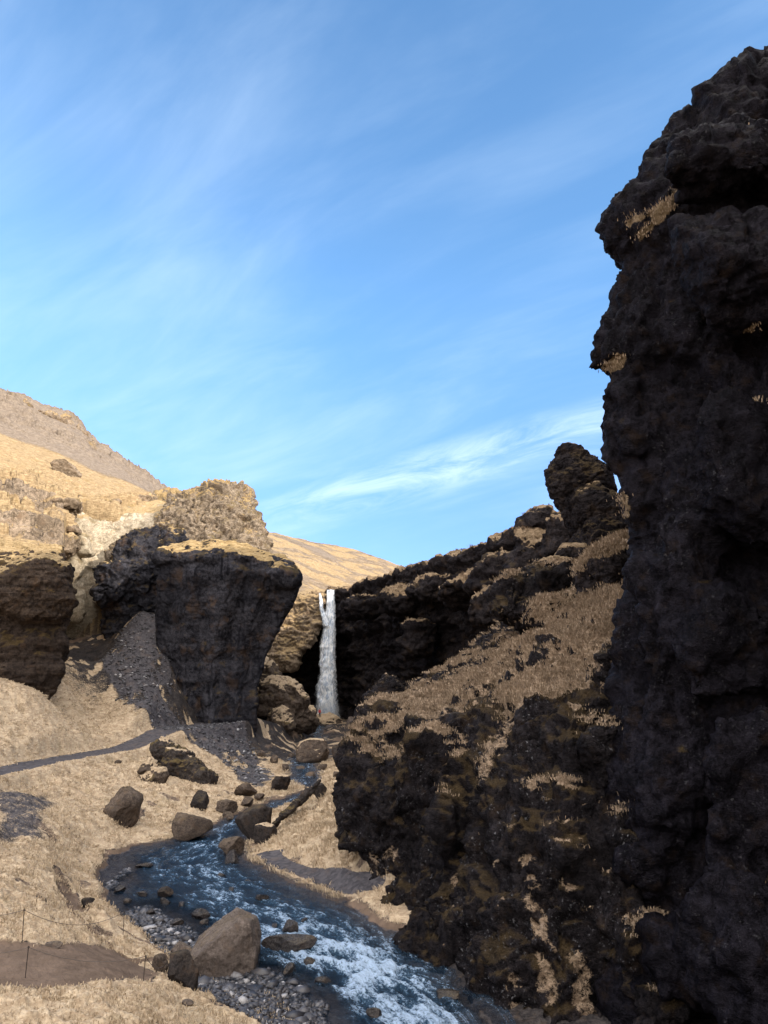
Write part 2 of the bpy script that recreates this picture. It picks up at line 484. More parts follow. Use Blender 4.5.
# ------------------------------------------------------------------ valley ground
C = [PZ(0,1024,-9.4),PZ(120,1024,-9.7),PZ(200,1024,-10.9),PZ(280,1030,-12.3),PZ(185,1000,-11.1),PZ(120,1000,-9.9),
     PZ(0,985,-9.4),PZ(90,985,-9.6),PZ(140,985,-10.2),PZ(0,950,-9.4),PZ(70,950,-9.6),PZ(110,950,-10.6),PZ(140,960,-11.4),
     PZ(0,900,-8.9),PZ(60,885,-9.7),PZ(95,905,-11.0),PZ(75,912,-10.6),PZ(110,922,-11.0),PZ(150,942,-11.6),PZ(95,880,-11.0),PZ(90,850,-10.6),
     PZ(0,850,-8.6),PZ(50,850,-9.6),PZ(0,800,-7.9),PZ(50,820,-9.0),PZ(100,800,-9.4),PZ(140,820,-10.6),PZ(150,790,-9.4),PZ(125,835,-10.9),
     PZ(180,820,-10.7),PZ(130,770,-8.4),PZ(200,790,-10.0),PZ(200,760,-8.6),PZ(230,800,-10.4),PZ(265,788,-10.4),
     P(-80,790,50),P(0,771,61),P(40,764,66),P(80,750,76.5),P(125,744,82),P(170,737,88),P(210,727,99),P(240,722,106),P(215,740,92),
     P(250,780,82),P(250,750,98),P(240,765,90),P(300,750,110),P(330,770,90),P(310,775,86),P(350,735,135),P(330,725,168),P(335,728,155),P(270,728,122),P(290,735,128),
     P(0,740,68),P(60,720,85),P(100,720,91),P(0,700,74),P(40,694,79),P(80,700,94),P(-60,690,72),P(62,680,88),P(62,665,96),P(90,680,97),P(100,660,108),P(75,655,109),
     P(120,640,108),P(135,617,111),P(155,625,107),P(120,650,104),P(150,680,98),P(140,700,92),P(165,712,97),P(165,690,99),P(200,715,103),P(260,715,114),P(150,720,88),
     P(300,860,52),P(340,880,47),P(290,845,54),P(340,820,54),P(300,825,60),P(340,790,64),P(370,850,48),P(380,880,44),P(270,850,55),P(258,850,56),P(320,800,66),P(340,897,45.5),P(300,880,49.5),
     P(262,690,132),P(280,700,132),P(300,715,142),P(255,672,140),P(315,716,171),
     (-38,24,-8.8),(-60,24,-6),(-70,50,-1),(-88,88,5),(-56,76,1.5),(-75,125,10),(-56,125,6),(-38,137,2),(-25,155,-2),
     (0,0,-1.75),(-4,2,-1.9),(4,2,-1.8),(0,3.5,-2.2),(0,9,-6.4),(-8,8,-5.8),(8,8,-6),(-15,12,-7.2),(0,16,-11.0),(-9,17,-9.6),(-20,16,-8.6),(-5,22,-11.7),(8,18,-12),
     (0,-10,-1.2),(-20,-10,-2),(-40,0,-3),(20,0,-1),(40,0,0),(0,-60,-2),(-60,-60,0),(60,-60,2),(60,40,-6),(30,40,-9),(15,45,-11),(10,60,-9.5),(5,80,-9.5),(20,90,-8),(0,110,-9.5),(0,150,-9.5),(30,150,-8),(60,120,-6),(-20,190,-8),(0,195,-9)]
zg_f = rbf(C, 0.06)
trail_path = [P(-80,786,51),P(0,771,61),P(40,763,66.5),P(80,753,74.5),P(125,745,81),P(168,737,89),P(205,728,99),P(240,722,107),P(268,727,122),P(300,733,134),P(330,728,155)]
spit_trail = [P(272,842,54)[:2],P(268,848,54)[:2],P(280,860,52)[:2],P(305,872,50)[:2],P(330,880,48)[:2],P(352,883,46.5)[:2],P(372,885,45)[:2]]
mud_band = [PZ(-60,948,-9.4)[:2],PZ(40,945,-9.5)[:2],PZ(90,938,-10)[:2],PZ(130,945,-10.8)[:2],PZ(150,960,-11.2)[:2],PZ(150,980,-10.6)[:2],PZ(60,984,-9.5)[:2],PZ(-60,984,-9.4)[:2]]
gully = [PZ(62,893,-10.6)[:2],PZ(75,912,-10.8)[:2],PZ(95,925,-10.9)[:2],PZ(112,938,-11)[:2],PZ(125,950,-11.2)[:2]]
scree_fan = [P(100,672,102)[:2],P(118,625,110)[:2],P(150,612,112)[:2],P(172,660,104)[:2],P(165,715,97)[:2],P(215,722,102)[:2],P(245,735,104)[:2],P(272,785,84)[:2],P(262,797,77)[:2],P(246,790,80)[:2],P(222,764,88)[:2],P(190,742,88)[:2],P(168,734,89)[:2],P(140,705,90)[:2],P(112,683,97)[:2]]
scree_left = [P(-10,785,55)[:2],P(60,772,62)[:2],P(55,800,55)[:2],P(40,835,47)[:2],P(-10,850,42)[:2]]

def valley(x, y):
    z = zg_f(x, y)
    r = np.hypot(x, y)
    far = sstep(215, 330, r)
    z = z * (1 - far) + far * (15 + 5 * fbm(np.stack([x * .004, y * .004, x * 0], 1), 3))
    xy0 = np.stack([x, y, x * 0], 1)
    vis = (y > 15) & (r < 210)
    nz = np.zeros(x.shape)
    a = np.where(vis)[0]
    q = xy0[a]
    hum = fbm(q * .22, 4); tus = fbm(q * 1.1 + 9, 4, .6)
    n_a = .55 * hum * sstep(26, 42, y[a]) + .1 * hum + .40 * tus + .10 * ridged(q * 2.2 + 4, 2)
    dr = poly_sd(x[a], y[a], river_poly)
    w = zw(y[a])
    wob = .8 * fbm(q * .35 + 3, 3) + .35 * fbm(q * 1.3, 3)
    d = dr + wob * sstep(-3, 0, dr)
    n_a = n_a + .5 * ridged(q * .35 + 70, 3) * sstep(80, 100, y[a]) * sstep(-30,-12,x[a])
    zb = z[a] + n_a * sstep(.2, 2.5, d)
    # trails are levelled
    dt, st, _ = line_d(x[a], y[a], trail_path)
    _tp = np.array(trail_path); _ts = np.concatenate([[0], np.cumsum(np.hypot(*np.diff(_tp[:, :2], axis=0).T))])
    dt = dt + .5 * fbm(q * .7, 4)
    tw = 1.6 + .7 * sstep(84, 96, y[a])
    zt = np.interp(st, _ts, zg_f(_tp[:, 0], _tp[:, 1]))
    kt = 1 - sstep(tw, tw + 1.4, dt)
    zb = zb * (1 - kt) + zt * kt - .12 * (1 - sstep(tw * .7, tw, dt))
    # stepped bank above the trail
    ds, ss, _ = line_d(x[a], y[a], spit_trail)
    ds = ds + .2 * fbm(q * .9, 2)
    ks = 1 - sstep(.7, 1.5, ds)
    zb = zb * (1 - ks) + (z[a] - .1) * ks
    dm = poly_sd(x[a], y[a], mud_band) + .7 * fbm(q * .5, 3)
    km = 1 - sstep(-.2, .7, dm)
    zb = zb * (1 - .75 * km) + (z[a] - .15) * .75 * km
    dg, sg, _ = line_d(x[a], y[a], gully)
    dg = dg + .35 * fbm(q * .9 + 5, 3)
    kg = 1 - sstep(.35, .95, dg)
    zb = zb - .55 * kg
    dl = poly_sd(x[a], y[a], slab) + .25 * fbm(q * 1.1 + 2, 3)
    kl = 1 - sstep(-.1, .28, dl)
    zb = zb + .42 * kl
    # banks: low undercut lip, then the bed
    lip = sstep(-.15, .9, d)
    zbank = w - .05 + np.minimum(.75, np.maximum(zb - w, .12)) * lip
    k = sstep(.7, 3.2, d)
    zz = zbank * (1 - k) + np.maximum(zb, w + .25) * k
    bed = w - .12 - .55 * sstep(0, 3.5, -d) + .18 * fbm(q * 1.4, 3)
    bars = np.minimum(np.minimum(poly_sd(x[a], y[a], barA), poly_sd(x[a], y[a], barB)), poly_sd(x[a], y[a], barC) + .6)
    kb = 1 - sstep(-.9, .6, bars + .9 * fbm(q * .6 + 8, 3))
    bed = bed * (1 - kb) + (w + .02 + .13 * fbm(q * 1.2, 3)) * kb
    inside = d < 0
    zz = np.where(inside, bed, zz)
    inriver = (1 - sstep(.0, .35, d))
    # masks
    scr = np.maximum(1 - sstep(-.8, .8, poly_sd(x[a], y[a], scree_fan) + 2.2 * fbm(q * .25 + 5, 4)), .62 * (1 - sstep(-1, 1, poly_sd(x[a], y[a], scree_left) + 1.6 * fbm(q * .3, 4))))
    patch = sstep(.12, .3, fbm(q * .33 + 60, 3)) * sstep(78, 84, y[a])
    scr = scr * (1 - .7 * patch)
    scr = np.maximum(scr, inriver * 1.0)
    scr = np.maximum(scr, (1 - sstep(tw * .85, tw * 1.15, dt)) * 1.0)
    scr = np.maximum(scr, 1 - sstep(.55, .85, ds))
    dirt = np.maximum(km * 1.0, kg * 1.0) * (1 - sstep(.1, .9, kl))
    dirt = np.maximum(dirt, sstep(.02, .2, kl) * (1 - sstep(.6, .95, kl)))
    dirt = np.maximum(dirt, (1 - sstep(.25, .7, d)) * .9)
    bare = sstep(.12, .34, fbm(q * .45 + 90, 4)) * .62
    dirt = np.maximum(dirt, bare * sstep(-14, -6, -np.abs(d) + 0) )
    fargr = sstep(96, 115, y[a])
    dirt = np.maximum(dirt, fargr * sstep(-.05, .25, fbm(q * .16 + 20, 3)) * .8)
    gra = np.clip(1 - np.maximum(scr, dirt), 0, 1)
    rockm = sstep(.25, .45, ridged(q * .35 + 70, 3)) * sstep(85, 105, y[a]) * .9
    gra = gra * (1 - rockm)
    und = (x[a] > 1.5) & (y[a] < 41) & (bpx(x[a], y[a], zz) > 440); gra = np.where(und, 0, gra); dirt = np.where(und, 0, dirt); scr = np.where(und, 0, scr)
    z[a] = zz
    G = np.ones(x.shape); S = np.zeros(x.shape); D = np.zeros(x.shape); Mo = np.zeros(x.shape)
    G[a] = gra; S[a] = scr; D[a] = dirt
    Mo[a] = .5 * (1 - sstep(-1, 1, poly_sd(x[a], y[a], scree_left) - 1))
    return x, y, z, (G, S, D, Mo)

QUAL = 1.0
th = np.concatenate([np.linspace(-math.pi, R(-31), 40)[:-1], np.linspace(R(-31), R(12), int(720 * QUAL)), np.linspace(R(12), math.pi, 44)[1:]])
rs = np.concatenate([np.linspace(.5, 22, 26)[:-1], np.geomspace(22, 60, int(420 * QUAL))[:-1], np.geomspace(60, 190, int(380 * QUAL))[:-1], np.geomspace(190, 7000, 40)])
ground = sheet('ground', th, rs, valley, M['ground'])
struct(ground, 'dry straw coloured grass valley floor with gravel trail and muddy patches')

def gz(x, y):
    xa = np.atleast_1d(np.asarray(x, float)); ya = np.atleast_1d(np.asarray(y, float))
    return valley(xa.copy(), ya.copy())[2]

# ------------------------------------------------------------------ river water
def make_water():
    m, nt, b, out = new_mat('river_water'); g = N(nt)
    at = g.node('ShaderNodeAttribute', attribute_name='flow').outputs['Vector']
    fo = g.node('ShaderNodeAttribute', attribute_name='foam').outputs['Fac']
    tc = g.node('ShaderNodeTexCoord').outputs['Object']
    v1 = g.scalev(at, (.55, 1.5, 1))
    n1 = g.noise(v1, 1.5, 8, .70, 1.0)
    n2 = g.noise(g.scalev(at, (1.6, 3.2, 1)), 2.6, 6, .68, .8)
    n3 = g.noise(tc, 10.0, 4, .6, .4)
    s = g.math('ADD', g.math('MULTIPLY', n1, .42), g.math('ADD', g.math('MULTIPLY', n2, .33), g.math('MULTIPLY', n3, .25)))
    f = g.math('ADD', s, g.math('MULTIPLY', g.math('SUBTRACT', fo, 0.5), .42))
    k = g.ramp(f, .525, .66)
    c = g.mix(g.ramp(f, .42, .60), (.006, .018, .038), (.035, .085, .15))
    c = g.mix(k, c, (.46, .60, .80))
    g.link(c, b.inputs['Base Color'])
    dp = g.node('ShaderNodeAttribute', attribute_name='deep').outputs['Fac']
    g.link(g.math('MAXIMUM', g.math('MULTIPLY_ADD', dp, .62, .38), k), b.inputs['Alpha'])
    b.inputs['IOR'].default_value = 1.33
    rn = g.node('ShaderNodeMix', data_type='FLOAT'); g.link(k, rn.inputs[0]); rn.inputs[2].default_value = .12; rn.inputs[3].default_value = .75
    g.link(rn.outputs[0], b.inputs['Roughness'])
    h = g.math('ADD', g.math('MULTIPLY', n1, .5), g.math('ADD', g.math('MULTIPLY', n2, .35), g.math('MULTIPLY', n3, .2)))
    bp = g.node('ShaderNodeBump'); bp.inputs['Strength'].default_value = 1.0; bp.inputs['Distance'].default_value = .5
    g.link(h, bp.inputs['Height']); g.link(bp.outputs[0], b.inputs['Normal'])
    th = np.linspace(R(-24), R(30), 620); rs = np.concatenate([np.geomspace(18, 100, 620), np.geomspace(101, 180, 50)])
    T, RR = np.meshgrid(th, rs, indexing='ij')
    x = (np.sin(T) * RR).ravel(); y = (np.cos(T) * RR).ravel()
    d, s_, side = line_d(x, y, flow)
    t = d * side
    dr = poly_sd(x, y, river_poly)
    fl = np.stack([s_ * .55, t * 1.0, x * 0], 1)
    fl = fl + .6 * np.stack([fbm(fl * .5, 3), fbm(fl * .5 + 9, 3), x * 0], 1)
    turb = ridged(fl * (1.0, .9, 1), 4, .55)
    energy = .38 + .60 * np.exp(-(d / 3.2) ** 2) * (0.6 + .6 * fbm(fl * .3 + 4, 3))
    energy = energy + .34 * np.exp(-((y - 37) / 6.5) ** 2) * np.exp(-(d / 4.5) ** 2)
    bars = np.minimum(np.minimum(poly_sd(x, y, barA), poly_sd(x, y, barB)), poly_sd(x, y, barC))
    calm = 1 - sstep(-.5, 1.6, bars)
    energy = energy * (1 - .75 * calm)
    z = zw(y) + (.27 * turb + .10 * fbm(np.stack([x, y, x * 0], 1) * 1.7, 3)) * np.clip(energy, .1, 1)
    foam = np.clip(energy * .70 + turb * .44 - .24, 0, 1)
    f4 = grid_faces(len(th), len(rs))[:, ::-1]
    keep = dr < 1.2
    f4 = f4[keep[f4].any(1)]
    v = np.stack([x, y, z], 1)
    used = np.zeros(len(v), bool); used[f4.ravel()] = True; idx = np.cumsum(used) - 1
    o = mesh_from('river', v[used], idx[f4], m)
    set_float(o, 'foam', foam[used])
    deep = np.clip(sstep(.2, 2.2, bars + .4 * fbm(np.stack([x, y, x * 0], 1), 2)) * sstep(0, 2.0, -dr), 0, 1)
    set_float(o, 'deep', deep[used])
    a = o.data.attributes.new('flow', 'FLOAT_VECTOR', 'POINT')
    a.data.foreach_set('vector', np.stack([s_, t, x * 0], 1)[used].astype(np.float32).ravel())
    struct(o, 'fast blue river with white rapids winding between grass banks')
make_water()

# ------------------------------------------------------------------ far hills
KD = 1.17; KL = 1.25
H = [P(265,540,330),P(300,543,380),P(330,552,420),P(350,551,430),P(370,557,440),P(392,570,470),P(420,585,500),P(230,530,330),P(160,520,330),
     P(290,590,190),P(320,594,165),P(345,590,170),P(300,565,260),P(340,575,280),P(370,580,330),P(345,562,360),
     (-150,330,95),(-250,300,130),(0,800,60),(200,800,30),(-300,800,100),(120,500,22),(100,300,16),(200,300,18),(20,220,16),(60,200,16),(0,175,15.5),(-40,180,20),(-70,200,35)]
H = [(a * KD, b * KD, c * KD) for a, b, c in H]
hf = rbf(H, .02)
def hillz(x, y):
    q = np.stack([x, y, x * 0], 1)
    z = hf(x, y)
    n = 5 * fbm(q * .012, 4) + 2.4 * ridged(q * .03, 4) + .8 * fbm(q * .15, 4)
    z = z + n * sstep(150, 300, y) * .9 + .5 * fbm(q * .3, 3)
    sc = sstep(.05, .35, fbm(q * .02 + 7, 4)) * .7 * sstep(300, 420, y)
    rk = sstep(.35, .6, ridged(q * .035 + 2, 4)) * .75
    return x, y, z, (np.clip(1 - sc - rk * .8, 0, 1), sc, x * 0, .2 + x * 0)
hills = sheet('hills', np.linspace(R(-34), R(28), 420), np.geomspace(186, 1050, 300), hillz, M['hill'])
struct(hills, 'golden grass hills behind the waterfall')

# ------------------------------------------------------------------ left hillside
Lc = [P(-150,560,64),P(0,550,68),P(50,552,72),P(-300,560,60),P(0,525,77),P(0,500,87),P(0,480,98),P(0,440,125),P(0,415,148),P(0,392,165),P(40,408,170),
      P(80,425,178),P(100,450,180),P(130,472,178),P(165,491,172),P(80,470,130),P(40,455,130),P(80,500,102),P(50,470,118),P(60,525,84),P(100,530,95),P(115,516,98),P(150,517,104),P(160,497,128),P(140,485,145),P(110,485,128),
      P(30,500,92),P(60,545,76),P(-150,400,150),P(-150,470,95),P(-200,350,180),
      (-75,260,62),(-120,260,85),(-160,200,100),(-40,250,38),(-25,115,17),(-22,140,17),(-28,165,22),(-15,115,15.5),(-14,160,16),(-30,98,17.5),(-10,100,15),(-100,60,25),(-120,100,60)]
Lc = [(a * KL, b * KL, c * KL) for a, b, c in Lc]
lf = rbf(Lc, .02)
def hillL(x, y):
    q = np.stack([x, y, x * 0], 1)
    z = lf(x, y)
    r = np.hypot(x, y) / KL
    low = 1 - sstep(105, 140, r)
    wv = fbm(q * .06, 3)
    n = 1.5 * fbm(q * .05, 4) + .35 * fbm(q * .5, 4)
    rr = ridged(np.stack([x * .09, y * .09, z * .16], 1) + 3, 5, .55)
    F1, F2, val = worley(np.stack([x, y, z * 1.6], 1) * .33 + wv[:, None])
    G1, G2, val2 = worley(np.stack([x, y, z * 1.6], 1) * .9)
    band = low * sstep(-.05, .35, fbm(q * .045 + 30, 3) + .18)
    crag = sstep(150, 168, r) * sstep(-.3, .1, fbm(q * .05 + 11, 3)) 
    k = np.clip(band + crag * .9, 0, 1)
    n = n + k * (2.0 * rr + 1.9 * (val - .5) + .7 * (val2 - .5)) + .25 * (val2 - .5) * low
    # ledges: terrace the slope where rock crops out
    zz = z + n
    step = 2.6
    ph = zz / step + .5 * wv
    tz = (np.floor(ph) + sstep(.25, .75, ph - np.floor(ph)) - .5 * wv) * step
    zz = zz * (1 - .4 * k) + tz * .4 * k
    slope_r = sstep(.15, .55, rr + .4 * (val - .5))
    rock = k * sstep(.3, .7, np.abs((ph - np.floor(ph)) - .5) * -2 + 1.25 + .3 * rr)
    PX = bpx(x, y, zz); PY = bpy_(x, y, zz)
    sc = sstep(-6, 10, (432 + .42 * PX) - PY + 14 * fbm(q * .05 + 9, 3)) * (r > 90)
    crag = crag * sstep(-4, 8, (418 + .5 * PX) - PY)
    sc = sc * (1 - .5 * sstep(.0, .3, fbm(q * .12 + 20, 3)) * crag)
    rock = rock * np.where(r > 105, crag, 1) * sstep(-.25, .1, fbm(q * .11 + 44, 4))
    g = np.clip(1 - rock - sc, 0, 1)
    bb = 384 + F * x / (y * .985) + 13 * fbm(q * .14 + 4, 3)
    yy = y / KL
    drop = np.maximum(np.maximum(sstep(50, 58, bb) * (1 - sstep(97, 98.5, y / KL)), sstep(108, 114, bb) * (1 - sstep(99, 102, yy))), 1 - sstep(67.5, 69.5, yy))
    zz = zz - drop * 30
    rock = np.maximum(rock, drop > .6); g = g * (drop < .6); sc = sc * (drop < .6)
    return x, y, zz, (g, sc, x * 0, .25 * (1 - rock))
hl = sheet('hillside', np.linspace(R(-52), R(-6), 800), np.geomspace(74, 370, 560), hillL, M['hill'], lambda x, y: (384 + F * x / (y * .985)) > 252)
struct(hl, 'sunlit grassy hillside with rock outcrops on the left skyline')

# unseen high ground east of the gorge, shaped to shade the valley
def shade_hill(x, y):
    q = np.stack([x, y, x * 0], 1)
    u = x - 38 - .08 * (y - 100)
    top = np.interp(y, [-40, 0, 23, 60, 100, 133, 175, 260], [84, 84, 79, 72, 59, 48, 46, 36])
    z = 12 + (top - 12) * sstep(0, 52, u) * np.maximum(sstep(45, 62, y), sstep(66, 90, x)) + 3.5 * fbm(q * .05, 4) + .8 * ridged(q * .2, 3)
    z = z * sstep(-14, -4, u) + 6 * (1 - sstep(-14, -4, u)); z = np.where(y < 55, np.where(x < 66, -12, z), z)
    rk = sstep(.1, .5, fbm(q * .08 + 5, 4))
    return x, y, z, (1 - rk, x * 0, x * 0, .3 + x * 0)
_x, _y = np.meshgrid(np.linspace(24, 240, 130), np.linspace(-110, 330, 130), indexing='ij')
_x, _y, _z, _m = shade_hill(_x.ravel(), _y.ravel())
he = mesh_from('hillside', np.stack([_x, _y, _z], 1), grid_faces(130, 130), M['hill']); set_mask(he, *_m)
struct(he, 'unseen grassy hillside added behind the right-hand cliff to shade the valley')

# ------------------------------------------------------------------ cliffs
def W(px, Y, z): return (X(px, Y, z), Y, z)

# near wall, right side
nose = [(1060,640),(1000,628),(930,620),(850,612),(780,610),(700,610),(665,612),(640,617),(620,621),(590,630),(565,637),(540,642),(516,627),(500,618),(477,613),(445,609),(424,604),(403,600),(385,603),(375,600),(362,587),(340,592),(327,598),(309,612),(295,607),(280,617),(262,620),(256,610),(249,599),(225,596),(205,602),(185,622),(165,641),(150,652),(128,670),(108,689),(90,712),(70,736),(50,768),(25,800),(-20,850)]
bm = bmesh.new(); rings = []
for py, px in nose:
    t = (1060 - py) / 1080
    Y = 33.5 + 3.0 * min(1, t * 1.6)
    z = ratio(py) * Y
    ring = [W(px, Y, z)]
    for k, (dpx, dY) in enumerate([(14,-.9),(45,-1.7),(95,-2.6),(150,-3.4),(240,-5)]):
        ring.append(W(px + dpx, Y + dY, z))
    ring += [(26, 22, z), (34, 10, z), (48, 0, z), (78, 0, z), (78, 48, z), (40, 52, z)]
    xn, yn = X(px, Y, z), Y
    ring += [(xn + 16, 46, z), (xn + 7, 42, z), (xn + 2.2, 38.6, z)]
    rings.append(ring)
loft_bm(bm, rings)
for (px, py, Y, d, r_, sd) in [(706,160,31.8,(3.6,1.5,2.0),(0,-.5,.2),1),(740,260,30.5,(3.5,2.2,3.4),(0,0,.2),3),(632,420,35.5,(1.6,1.6,3.4),(0,0,.2),5),
      (690,520,33,(2.0,1.8,5.0),(0,.12,.2),6),(745,480,30.5,(2.6,1.8,4.6),(0,-.15,.2),7),(668,620,33,(1.7,1.5,4.4),(0,.1,.2),8),(730,640,31,(2.8,1.5,3.2),(0,0,.2),9),(690,760,32.3,(2.6,1.3,4.0),(0,.06,.2),10),(748,800,30.2,(2.4,1.4,4.4),(0,0,.2),11),
      (640,760,33.4,(1.1,1.2,4.6),(0,.05,.2),12),(655,870,32.8,(1.6,1.2,1.8),(0,0,.2),13),(730,900,29.8,(2.2,1.6,1.6),(0,-.2,.2),14),(690,950,31,(2.3,1.8,1.5),(0,-.15,.2),15),(750,960,29,(2.6,1.8,2.4),(0,0,.2),16),(640,990,32.5,(1.6,1.6,2.4),(0,0,.2),17),(775,150,31,(3,1.8,1.8),(0,-.6,0),18)]:
    blob_bm(bm, P(px, py, Y), (d[0] * .92, d[1] * .85, d[2] * .92), r_, sd, .85)
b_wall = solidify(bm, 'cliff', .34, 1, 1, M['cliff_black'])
def bw_extra(c, n):
    px = bpx(*c.T); py = bpy_(*c.T)
    l1 = 1 - sstep(.0, .012, np.abs((c[:, 2] - (18.9 + (c[:, 0] - 11.2) * 1.05)) * .1 + .03 * fbm(c * .6, 3)) - .012)
    return np.zeros(len(c))
rough_rock(b_wall, big=.3, block=.42, fine=.17, strata=.05, size=1.3, joint=.34, blockz=1.1)
def seg_extra(segs):
    def f(c, n):
        out = np.zeros(len(c)); w_ = .5 * fbm(c * .9, 3) + .3 * fbm(c * 2.5, 2)
        for p0, p1, r_ in segs:
            p0 = np.array(p0); e = np.array(p1) - p0
            t = np.clip(((c - p0) @ e) / (e @ e), 0, 1)
            d_ = np.linalg.norm((c - p0 - t[:, None] * e) * np.array([1, .35, 1]), axis=1)
            out = np.maximum(out, 1 - sstep(r_ * .6, r_ * 1.3, d_ + w_ * r_ * 1.6))
        return out
    return f
cover(b_wall, 1.15, 1.4, .2, seg_extra([(P(646,230,34.2),P(704,168,33),.28),(P(632,222,34.8),P(660,210,34),.2),(P(730,150,32),P(762,128,31),.18),(P(652,948,31.8),P(672,940,31.6),.38),(P(684,934,31.2),P(712,925,31),.34),(P(744,884,30.4),P(768,880,30),.2),(P(752,330,31),P(758,400,31),.25),(P(606,370,36),P(618,364,35.6),.3),(P(628,540,35),P(622,500,35.2),.25),(P(645,235,34.2),P(655,240,34.2),.2)]), mossy=-.1)
struct(b_wall, 'near black basalt cliff wall towering over the river on the right')

# knobbly rock mass and slope between the wall and the river
bm = bmesh.new()
cols = [345,400,455,510,560,605,660]
def ring(pts, back):
    return [P(*p) for p in pts] + back
bk = lambda z: [(16, 50, z), (18, 78, z), (8, 84, z), (-1, 80, z)]
rings = [
 ring([(372,925,43),(402,958,39.3),(452,1000,35.4),(492,1045,32.5),(560,1062,31.5),(605,1066,31.5),(660,1070,31)], [(16,50,-15),(18,78,-15),(8,84,-15),(1,70,-15)]),
 ring([(366,895,44.5),(402,935,40),(455,975,36.2),(497,1005,33.2),(560,1020,32),(605,1022,32),(660,1025,31.5)], [(16,50,-13),(18,78,-13),(8,84,-13),(0,70,-13)]),
 ring([(372,868,45.5),(410,880,42.2),(458,905,38.5),(500,920,34.5),(555,930,33.0),(605,930,32.8),(660,930,32.5)], bk(-10)),
 ring([(345,852,46.5),(400,850,43.5),(458,850,40),(506,850,35.6),(555,850,34),(605,850,33.8),(660,850,33.5)], bk(-9)),
 ring([(340,800,47),(400,800,44.0),(458,800,41),(508,800,37),(556,800,35.4),(605,800,35.2),(660,800,34.8)], bk(-6)),
 ring([(343,760,48),(400,758,45.2),(458,755,42.4),(512,758,38.8),(557,755,37),(605,750,36.6),(660,745,36)], bk(-4)),
 ring([(350,738,50),(400,728,48.5),(455,712,45.5),(512,712,41),(557,700,38.6),(605,690,38.2),(660,680,37.5)], bk(-2)),
 ring([(362,722,57),(405,708,54),(455,694,50),(515,680,44.5),(560,668,41),(610,650,40.0),(660,640,39)], [(16,50,4),(18,72,4),(8,78,0),(0,72,-3)]),
 ring([(372,712,64),(412,700,60),(458,688,56),(516,655,50),(565,632,46),(615,606,43.5),(665,590,42)], [(16,50,6),(18,70,6),(10,74,3),(1,72,-2)]),
 ring([(385,706,70),(420,697,68),(462,684,63),(520,638,58),(570,600,54),(618,572,50),(670,560,47)], [(18,54,8),(18,66,9),(12,70,6),(5,72,0)]),
]
loft_bm(bm, rings)
# outward bulges of the face
for (px, py, Y, d, s) in [(385,800,47.2,(3.2,2.6,3.4),1),(375,835,46.6,(2.6,2.0,2.0),2),(430,790,44.5,(3.6,2.2,3.0),3),(470,870,41,(3.0,2.0,4.0),4),(545,740,39.5,(2.2,1.8,2.6),5),(575,800,37.6,(2.6,1.7,4.6),6),
                          (520,960,35.4,(2.4,1.6,3.6),7),(600,960,34.2,(2.6,1.8,3.4),8),(440,735,48,(4.0,2.5,1.4),9),(500,720,45,(3,2.2,1.6),10),(400,715,55,(4.0,3,1.2),11),(600,700,40.0,(1.6,1.4,3),12),
                          (555,615,52,(2.2,2,1.4),16),(520,600,57,(3.0,2.5,2.6),17),(545,585,58,(3,2.5,2),18),(616,745,35.2,(1.5,1.2,1.8),19),(634,835,33.6,(1.4,1.3,2.3),20),(615,895,33.6,(1.6,1.2,1.6),21),(642,935,32.6,(1.7,1.4,1.3),22),(660,1000,31.6,(1.9,1.5,1.9),23),(625,665,38,(1.2,1.2,2.0),24)]:
    blob_bm(bm, P(px, py, Y), d, (0, 0, s), s, .25)
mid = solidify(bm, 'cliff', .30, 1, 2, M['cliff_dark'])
_mseg = seg_extra([(P(640,566,45.5),P(590,612,48),2.6),(P(590,612,48),P(530,655,51),3.0),(P(530,650,52),P(460,692,57),2.6),(P(625,600,42.5),P(575,665,42.5),1.6),(P(470,705,50),P(400,712,58),1.2),(P(560,672,42),P(515,700,43),1.2)])
_mface = seg_extra([  (P(512,712,41),P(478,780,40),.5),(P(500,800,38.5),P(495,860,36.5),.4),(P(528,865,35),P(532,900,34.4),.45),(P(540,925,34),P(548,1000,33),.45),(P(560,860,34.5),P(572,900,33.8),.35),(P(594,790,36),P(600,900,34),.35),(P(575,960,33.5),P(590,1020,32.5),.5),
  (P(462,880,39),P(452,935,38),.45),(P(505,940,35),P(515,1010,33.4),.5),(P(590,700,39.5),P(612,690,39),.4),(P(385,880,45),P(366,905,44.5),.5),(P(372,862,45.6),P(392,850,45),.4),(P(432,905,40),P(440,925,39),.3)])
def mid_extra(c, n):
    n2 = fbm(c * 1.5 + 3, 3)
    return np.maximum(_mseg(c, n), .56 * _mface(c, n)) * sstep(-.25, .1, n2 + .4 * n[:, 2])
rough_rock(mid, big=.3, block=.6, fine=.2, strata=.06, size=1.2, off=50, joint=.45)
cover(mid, .66, .92, .55, mid_extra, mossy=.3)
struct(mid, 'dark rock bluff with tufts of dry grass above the rapids')

